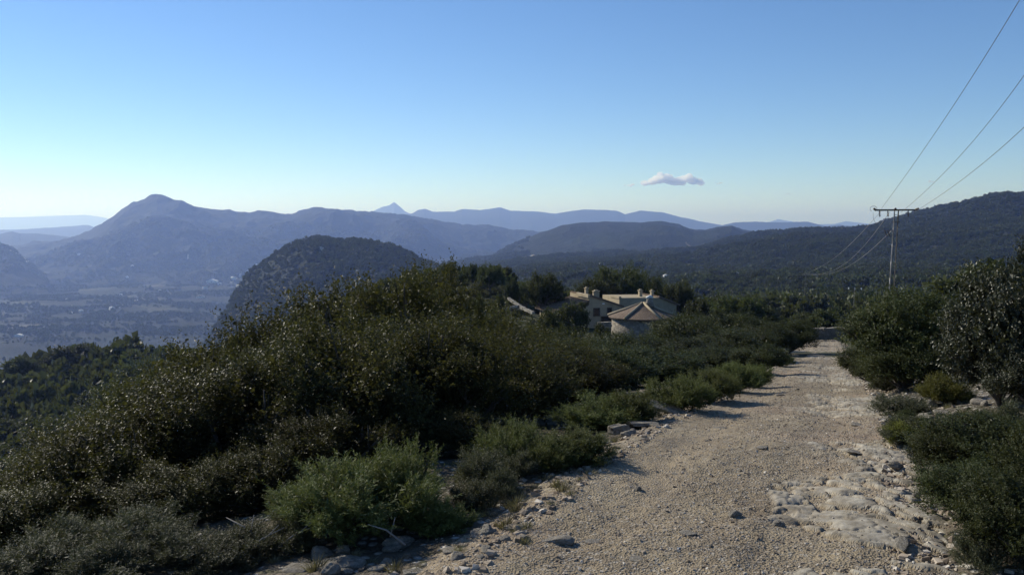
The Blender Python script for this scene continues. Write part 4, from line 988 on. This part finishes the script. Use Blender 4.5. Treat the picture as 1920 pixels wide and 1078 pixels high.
for k in range(130):
    if k < 60: p = hit(g.uniform(60, 1010), g.uniform(985, 1076) if g.random() < .7 else g.uniform(900, 990), 2.5, 30)
    elif k < 85: p = hit(*g.choice([(1070,895),(1050,905),(1030,930),(960,970),(1020,965),(935,935),(1090,880)]), 2.5, 30) + np.array([g.uniform(-.25, .25), g.uniform(-.3, .3), 0])
    else: y = 5 + 22 * g.random(); p = np.array([float(xc(np.array([y]))[0]) + g.choice([-1, 1]) * g.uniform(1.5, 2.3), y, 0])
    s = g.uniform(0.06, 0.15); o = link(bpy.data.objects.new('grass_tuft', TUFT[k % 4])); o.location = (p[0], p[1], gz(p[0], p[1]) - 0.02); o.scale = (s, s, s * g.uniform(.6, 1)); o.rotation_euler = (0, 0, g.uniform(0, 6.28))
    tag(o, 'small dry grass tuft at the foot of the bushes beside the track', 'grass tuft', 'dry grass tufts beside the track')
# dead twigs
for k, (px, py, L) in enumerate([(500,1040,.35),(515,1045,.3),(760,1036,.25),(470,1010,.4),(450,1062,.35)]):
    p = hit(px, py, 2.5, 30); mb = MB(); g = random.Random(k); a = g.uniform(0, 3)
    z_ = p[2] + 0.05; v = Vector((math.cos(a), math.sin(a) * 0.4, 0.5)) * L
    mb.tube([Vector((p[0], p[1], z_)), Vector((p[0], p[1], z_)) + v * 0.5 + Vector((0, 0, .03)), Vector((p[0], p[1], z_)) + v], [0.008, 0.006, 0.003], 5)
    mb.tube([Vector((p[0], p[1], z_)) + v * 0.4, Vector((p[0], p[1], z_)) + v * 0.6 + Vector((.08, 0, .1))], [0.005, 0.002], 4)
    tag(mb.obj('dead_twig', M['deadwood'], None, True), 'bare pale dead twig in the undergrowth at the bottom left', 'twig', 'dead twigs at the bottom left')

# ------------------------------------------------------------------ trees round the houses and on the crest
for (key, px, D, yt, w, lab) in [
  ('pine', 1165, 128, 498, 105, 'tallest yellow-green pine behind the farmhouses'),
  ('pine', 1118, 124, 520, 80, 'yellow-green pine left of the tallest one behind the farmhouse'),
  ('pine', 1222, 132, 516, 70, 'dark pine right of the tallest one behind the farmhouses'),
  ('pine', 1275, 128, 526, 62, 'round pine at the right end of the farmhouse'),
  ('pine', 1195, 150, 508, 60, 'pine peeping between the two tallest behind the farmhouses'),
  ('pine', 1018, 112, 511, 84, 'broad round-crowned pine left of the farmhouse'),
  ('pine', 985, 122, 528, 50, 'dark pine tucked left of the broad round-crowned pine'),
  ('bushtree', 1068, 88, 568, 80, 'dense dark green tree in front of the left farmhouse wall'),
  ('bushtree', 1022, 80, 582, 70, 'green bushy tree left of the dense tree before the farmhouse'),
  ('bushtree', 1128, 84, 606, 34, 'bright pale green bush by the terrace wall between farmhouse and tower'),
  ('bushtree', 1310, 92, 560, 70, 'dark tree right of the flat-topped farmhouse'),
  ('pine', 841, 142, 490, 46, 'leftmost of three small dark trees on the scrub crest'),
  ('pine', 886, 140, 494, 32, 'narrow middle one of three small dark trees on the scrub crest'),
  ('pine', 918, 132, 495, 50, 'rightmost of three small dark trees on the scrub crest'),
  ('bushtree', 770, 140, 503, 40, 'small tree on the left end of the scrub crest'),
  ('bushtree', 900, 92, 553, 22, 'bush in the middle of the scrub slope'),
  ('bushtree', 938, 100, 548, 24, 'dark bush near the top right of the scrub slope'),
  ('bushtree', 960, 112, 524, 28, 'oak at the right shoulder of the scrub crest'),
  ('bushtree', 870, 96, 568, 30, 'low dark bush on the lower scrub slope')]:
    place(key, px, D, yt, w, lab, 'tree')
# scrub cushions on the crest slope
g = random.Random(21); hv, hs = PLANT['heath'][3][0]
V, Fc, tint, C, zc = crown(91, 1.0, 1.0, 0.02, 26, 12, 9, 0.3, 0.13, 0.04, up=0.8, clump_r=0.25, inner=0.3, low=-0.1, spread=0.6, jag=0.6)
SCR = [mesh_np('scrub_cushion', V, Fc, M[m], False, {'tint': tint}) for m in ('heath', 'oak', 'heath', 'needle')]
for k in range(290):
    p = hit(g.uniform(770, 1050), g.uniform(503, 590), 40, 200); s = g.uniform(0.5, 1.25)
    o = link(bpy.data.objects.new('scrub_cushion', SCR[k % 4])); o.location = (p[0] + g.uniform(-1, 1), p[1] + g.uniform(-4, 4), 0); o.location.z = float(land_h(o.location.x, o.location.y)[0]) - .05
    o.scale = (s, s, s * g.uniform(.6, 1.0)); o.rotation_euler = (0, 0, g.uniform(0, 6.28))
    tag(o, 'low grey-green scrub cushion on the open slope below the crest trees', 'shrub', 'scrub cushions on the crest slope')

# ------------------------------------------------------------------ woods: the nearest trees one by one, the rest as one wood
g = np.random.default_rng(77); pts = []
for (r0, r1, sp) in [(26, 62, 2.9), (62, 150, 4.2), (150, 300, 5.0), (300, 600, 6.2), (600, 1000, 6.2), (1000, 1600, 6.2), (1600, 2700, 8.0)]:
    a0, a1 = (-0.85 if r1 < 700 else -0.60), 0.60; area = (a1 - a0) * (r1 * r1 - r0 * r0) / 2; n_ = int(area / sp ** 2)
    r = np.sqrt(g.random(n_) * (r1 * r1 - r0 * r0) + r0 * r0); a = a0 + (a1 - a0) * g.random(n_); pts.append(np.column_stack([r * np.sin(a), r * np.cos(a), np.full(n_, sp)]))
n_ = 70000; r = np.sqrt(g.random(n_) * (6200 ** 2 - 2000 ** 2) + 2000 ** 2); a = -0.60 + 0.62 * g.random(n_)      # the valley floor's copses
q = fbm(r * np.sin(a) / 420, r * np.cos(a) / 260, 4, 331) > 0.30 + 0.2 * g.random(n_) ** 0.8; pts.append(np.column_stack([r * np.sin(a), r * np.cos(a), np.full(n_, 16.)])[q])
P = np.vstack(pts); x, y = P[:, 0], P[:, 1]; r = np.hypot(x, y); px = px_of(x, y)
z = land_h(x, y)
keep = fbm(x / 40, y / 40, 3, 301) > 0.36 - 0.06 * (r > 500) - 0.3 * (r > 1100)
sil = np.interp(px, [-400, 0, 180, 300, 480, 620, 800, 900, 985, 1060, 1080], [950, 880, 750, 668, 603, 553, 520, 580, 605, 630, 640]) + 14
room = (-(sil - 420) / F * r) - z                            # what the near scrub hides
keep &= ~((px > 760) & (px < 1075) & (r < 165) & (room < 1.6)) # open scrub crest
keep &= ~((px > 1030) & (px < 1320) & (r > 80) & (r < 122)) # the farmhouses' plot
keep &= ~((r < 150) & (px < 760) & (room < 1.3))
keep &= ~((r < 90) & (px > 1010) & (px < 1300) & ((px > 1075) | (room < 1.6))); keep &= ~((r < 62) & (px > 980))
keep &= ~((r < 90) & (np.abs(x - xc(np.clip(y, -60, 110))) < 4.5))
keep &= ~((z < -225) & ((fbm(x / 160, y / 160, 3, 305) < 0.44) | ((r > 2000) & (P[:, 2] < 15.9))))
# nothing that would stand in front of the houses or hide the pole's foot
x, y, z, r, px, sp = x[keep], y[keep], z[keep], r[keep], px[keep], P[keep, 2]; room = room[keep]
hgt = (1.8 + 2.9 * g.random(len(x))) * (1 + 0.5 * (fbm(x / 60, y / 60, 2, 311) > 0.55)) * np.where((r < 220) & (px > 600), 0.75, 1.0)
hgt = np.where((px < 420) & (r < 400) & (r > 150), hgt * 1.35, hgt); hgt = np.where((px < 1075) & (r < 150), np.minimum(hgt, np.maximum(room, 0.5)), hgt)
rad = hgt * (0.5 + 0.28 * g.random(len(x))); rad = np.where(r > 900, rad * 1.05, rad); big_ = np.where(r > 2600, 1.35, 1.0); rad = rad * big_; hgt = hgt * big_
def tree_proto(seed, mat, ncl, ns, nl, ll, lw, trunk=True, z0=0.15):
    V, Fc, tint, C, zc = crown(seed, 0.6, 1.0, z0, ncl, ns, nl, 0.10, ll, lw, up=0.15, clump_r=0.27, inner=0.35, low=-0.5, spread=0.8, jag=0.35)
    st_ = stems(C, zc, seed, 0.05, 5, 0.5); n0 = len(V)
    me = mesh_np('tree', np.vstack([V, np.array(st_.V)]), [list(f) for f in Fc] + [[i + n0 for i in f] for f in st_.F], [M[mat], M['bark']], False,
                 {'tint': np.concatenate([tint, np.zeros(len(st_.V))])}, [0] * len(Fc) + [1] * len(st_.F))
    return me
MID = [('pine_tree', tree_proto(401, 'pine', 34, 20, 6, 0.075, 0.026, z0=0.25)), ('evergreen_oak', tree_proto(402, 'oak_green', 34, 20, 6, 0.065, 0.036, z0=0.05)), ('evergreen_oak', tree_proto(403, 'oak_green', 30, 20, 6, 0.07, 0.038, z0=0.08)), ('pine_tree', tree_proto(404, 'pine', 30, 20, 6, 0.08, 0.03, z0=0.2))]
size = hgt / r; inframe = (px > -20) & (px < 1940) & (r < 420)
vis = inframe & ((r > 150) | (px > 1075)) & (z + hgt > np.where(px < 600, -0.42, -0.25) * r)
order = np.argsort(-np.where(vis, size, 0)); ind = order[:240]; isind = np.zeros(len(x), bool); isind[ind] = True
gg = random.Random(3); midobj = {}
for i in ind:
    nm, me = MID[gg.randrange(4)]
    if px[i] < 640: lab, grp = 'dark tree on the steep wooded slope beyond the scrub at the left', 'trees of the steep wooded slope at the left'
    elif px[i] < 1330: lab, grp = 'dark tree in the woods behind and beside the farmhouses', 'trees of the woods behind the farmhouses'
    else: lab, grp = 'dark tree in the woods beyond the far end of the track', 'trees of the woods beyond the track'
    o = link(bpy.data.objects.new(nm, me)); midobj[me.name] = o; o.location = (x[i], y[i], z[i] - 0.1); o.scale = (rad[i] / .6, rad[i] / .6, hgt[i]); o.rotation_euler = (0, 0, gg.uniform(0, 6.28)); tag(o, lab, 'tree', grp)
FARP = [mesh_np('tree', *crown(501 + k, 1.0, 1.0, 0.04, 22, 5, 3, 0.10, 0.28, 0.20, up=0.1, clump_r=0.26, inner=0.3, low=-0.5, jag=0.5)[:2], M['oak_green' if k else 'pine'], False) for k in range(3)]
for me in FARP:
    a_ = me.attributes.new('tint', 'FLOAT', 'POINT'); a_.data.foreach_set('value', np.repeat(np.random.default_rng(4).random(len(me.vertices) // 4), 4).astype(np.float32))
rest = np.nonzero(~isind & (r < 6300))[0]
protos = []
for k in range(3):       # three real trees of the wood whose meshes the wood repeats
    i = rest[k]; o = link(bpy.data.objects.new('evergreen_oak' if k else 'pine_tree', FARP[k])); o.location = (x[i], y[i], z[i] - 0.1); o.scale = (rad[i], rad[i], hgt[i])
    tag(o, 'dark tree in the woods beyond the far end of the track', 'tree', 'trees of the woods beyond the track'); protos.append(o)
rest = rest[3:]
def wood(idx, proto, k):
    me = bpy.data.meshes.new('woodland'); me.vertices.add(len(idx)); me.vertices.foreach_set('co', np.column_stack([x[idx], y[idx], z[idx] - 0.15]).astype(np.float32).ravel())
    s_ = me.attributes.new('sc', 'FLOAT_VECTOR', 'POINT'); s_.data.foreach_set('vector', np.column_stack([rad[idx], rad[idx], hgt[idx]]).astype(np.float32).ravel())
    q = me.attributes.new('rot', 'FLOAT_VECTOR', 'POINT'); q.data.foreach_set('vector', np.column_stack([np.zeros(len(idx)), np.zeros(len(idx)), g.random(len(idx)) * 6.283]).astype(np.float32).ravel())
    o = link(bpy.data.objects.new('woodland', me)); tag(o, 'continuous evergreen wood covering the valley sides and plateau', 'woodland', None, 'stuff')
    ng = bpy.data.node_groups.new('wood', 'GeometryNodeTree'); ng.interface.new_socket('Geometry', in_out='INPUT', socket_type='NodeSocketGeometry'); ng.interface.new_socket('Geometry', in_out='OUTPUT', socket_type='NodeSocketGeometry')
    N = ng.nodes; gi = N.new('NodeGroupInput'); go = N.new('NodeGroupOutput'); ip = N.new('GeometryNodeInstanceOnPoints'); oi = N.new('GeometryNodeObjectInfo'); oi.inputs['Object'].default_value = proto; oi.inputs['As Instance'].default_value = True
    a1 = N.new('GeometryNodeInputNamedAttribute'); a1.data_type = 'FLOAT_VECTOR'; a1.inputs['Name'].default_value = 'sc'
    a2 = N.new('GeometryNodeInputNamedAttribute'); a2.data_type = 'FLOAT_VECTOR'; a2.inputs['Name'].default_value = 'rot'
    Lk = ng.links.new; Lk(gi.outputs[0], ip.inputs['Points']); Lk(oi.outputs['Geometry'], ip.inputs['Instance']); Lk(a1.outputs[0], ip.inputs['Scale'])
    Lk(a2.outputs[0], ip.inputs['Rotation']); Lk(ip.outputs[0], go.inputs[0])
    md = o.modifiers.new('wood', 'NODES'); md.node_group = ng
nr = rest[r[rest] < 150]; rest = rest[r[rest] >= 150]; mo = list(midobj.values()); kk = g.integers(0, 3, len(nr))
rad[nr] = rad[nr] / 0.6
for k in range(3): wood(nr[kk == k], mo[k], k)
kk = g.integers(0, 3, len(rest))
for k in range(3): wood(rest[kk == k], protos[k], k)
print('woodland', len(rest), 'individual', len(ind))

# ------------------------------------------------------------------ clouds
n = NT('cloud_vapour'); pv = n.n('VolumePrincipled'); pv.inputs['Color'].default_value = (1, 1, 1, 1); pv.inputs['Absorption Color'].default_value = (1, 1, 1, 1); pv.inputs['Anisotropy'].default_value = 0.5
pv.inputs['Density'].default_value = 0.02; M['cloud'] = n.done(None, pv.outputs[0])
M['wisp'] = M['cloud'].copy(); [setattr(q.inputs['Density'], 'default_value', 0.045) for q in M['wisp'].node_tree.nodes if q.type == 'PRINCIPLED_VOLUME']
def cloud(px0, px1, yb, yt, seed, n_, label):
    D = 21000.0; g = np.random.default_rng(seed); Vs = []; Fs = []; o_ = 0; H_ = yb - yt
    for i in range(n_):
        u = g.random(); u = 0.5 + (u - 0.5) * (0.6 + 0.4 * g.random()); px_ = px0 + (px1 - px0) * (0.03 + 0.94 * u)
        env = min(1.0, max(0.12, math.sin(math.pi * (0.08 + 0.84 * u)) ** 1.2 * (0.75 + 0.35 * math.sin(u * 11 + seed)))); R0 = H_ * (0.13 + 0.10 * g.random()) / F * D
        c = at(px_, yb - H_ * env * (0.15 + 0.75 * g.random()), D)
        V = IV * np.array([R0 * 1.35, R0 * 1.6, R0]); V = V + unit(IV) * ((fbm(IV[:, 0] * 3 + i, IV[:, 1] * 3 + IV[:, 2] * 2.2, 3, seed + i) - 0.5) * R0 * 0.9)[:, None]
        V = V + c + np.array([0, g.normal() * R0 * 1.3, 0]); Vs.append(V); Fs.append(IF + o_); o_ += len(V)
    o = link(bpy.data.objects.new('cloud', mesh_np('cloud', np.vstack(Vs), np.vstack(Fs), M['cloud' if n_ > 20 else 'wisp'], True)))
    md = o.modifiers.new('union', 'REMESH'); md.mode = 'VOXEL'; md.voxel_size = 13.0 if n_ > 20 else 8.0
    return tag(o, label, 'cloud', 'small clouds low in the sky')
cloud(1204, 1322, 345, 321, 5, 90, 'largest white cloud with a grey flat underside, low in the sky right of centre')
cloud(1169, 1196, 350, 343, 6, 16, 'small white cloud scrap at the lower left of the largest cloud')
cloud(1338, 1360, 345.5, 341, 7, 12, 'thin white wisp just right of the largest cloud')
cloud(1468, 1490, 365, 361, 8, 12, 'faint wisp low in the sky left of the power pole')
cloud(1738, 1752, 342, 337, 9, 10, 'tiny white cloud between the rising wires')

# ------------------------------------------------------------------ the air
n = NT('haze_air'); pv = n.n('VolumePrincipled'); pv.inputs['Color'].default_value = (0.35, 0.50, 1.0, 1); pv.inputs['Density'].default_value = HAZE; pv.inputs['Absorption Color'].default_value = (0.82, 0.92, 1, 1); pv.inputs['Anisotropy'].default_value = 0.35
hz = n.done(None, pv.outputs[0])
mb = MB(); mb.box((0, 0, (620 - 520) / 2), (140000, 140000, 620 + 520)); tag(mb.obj('haze', hz, None), kind='stuff')
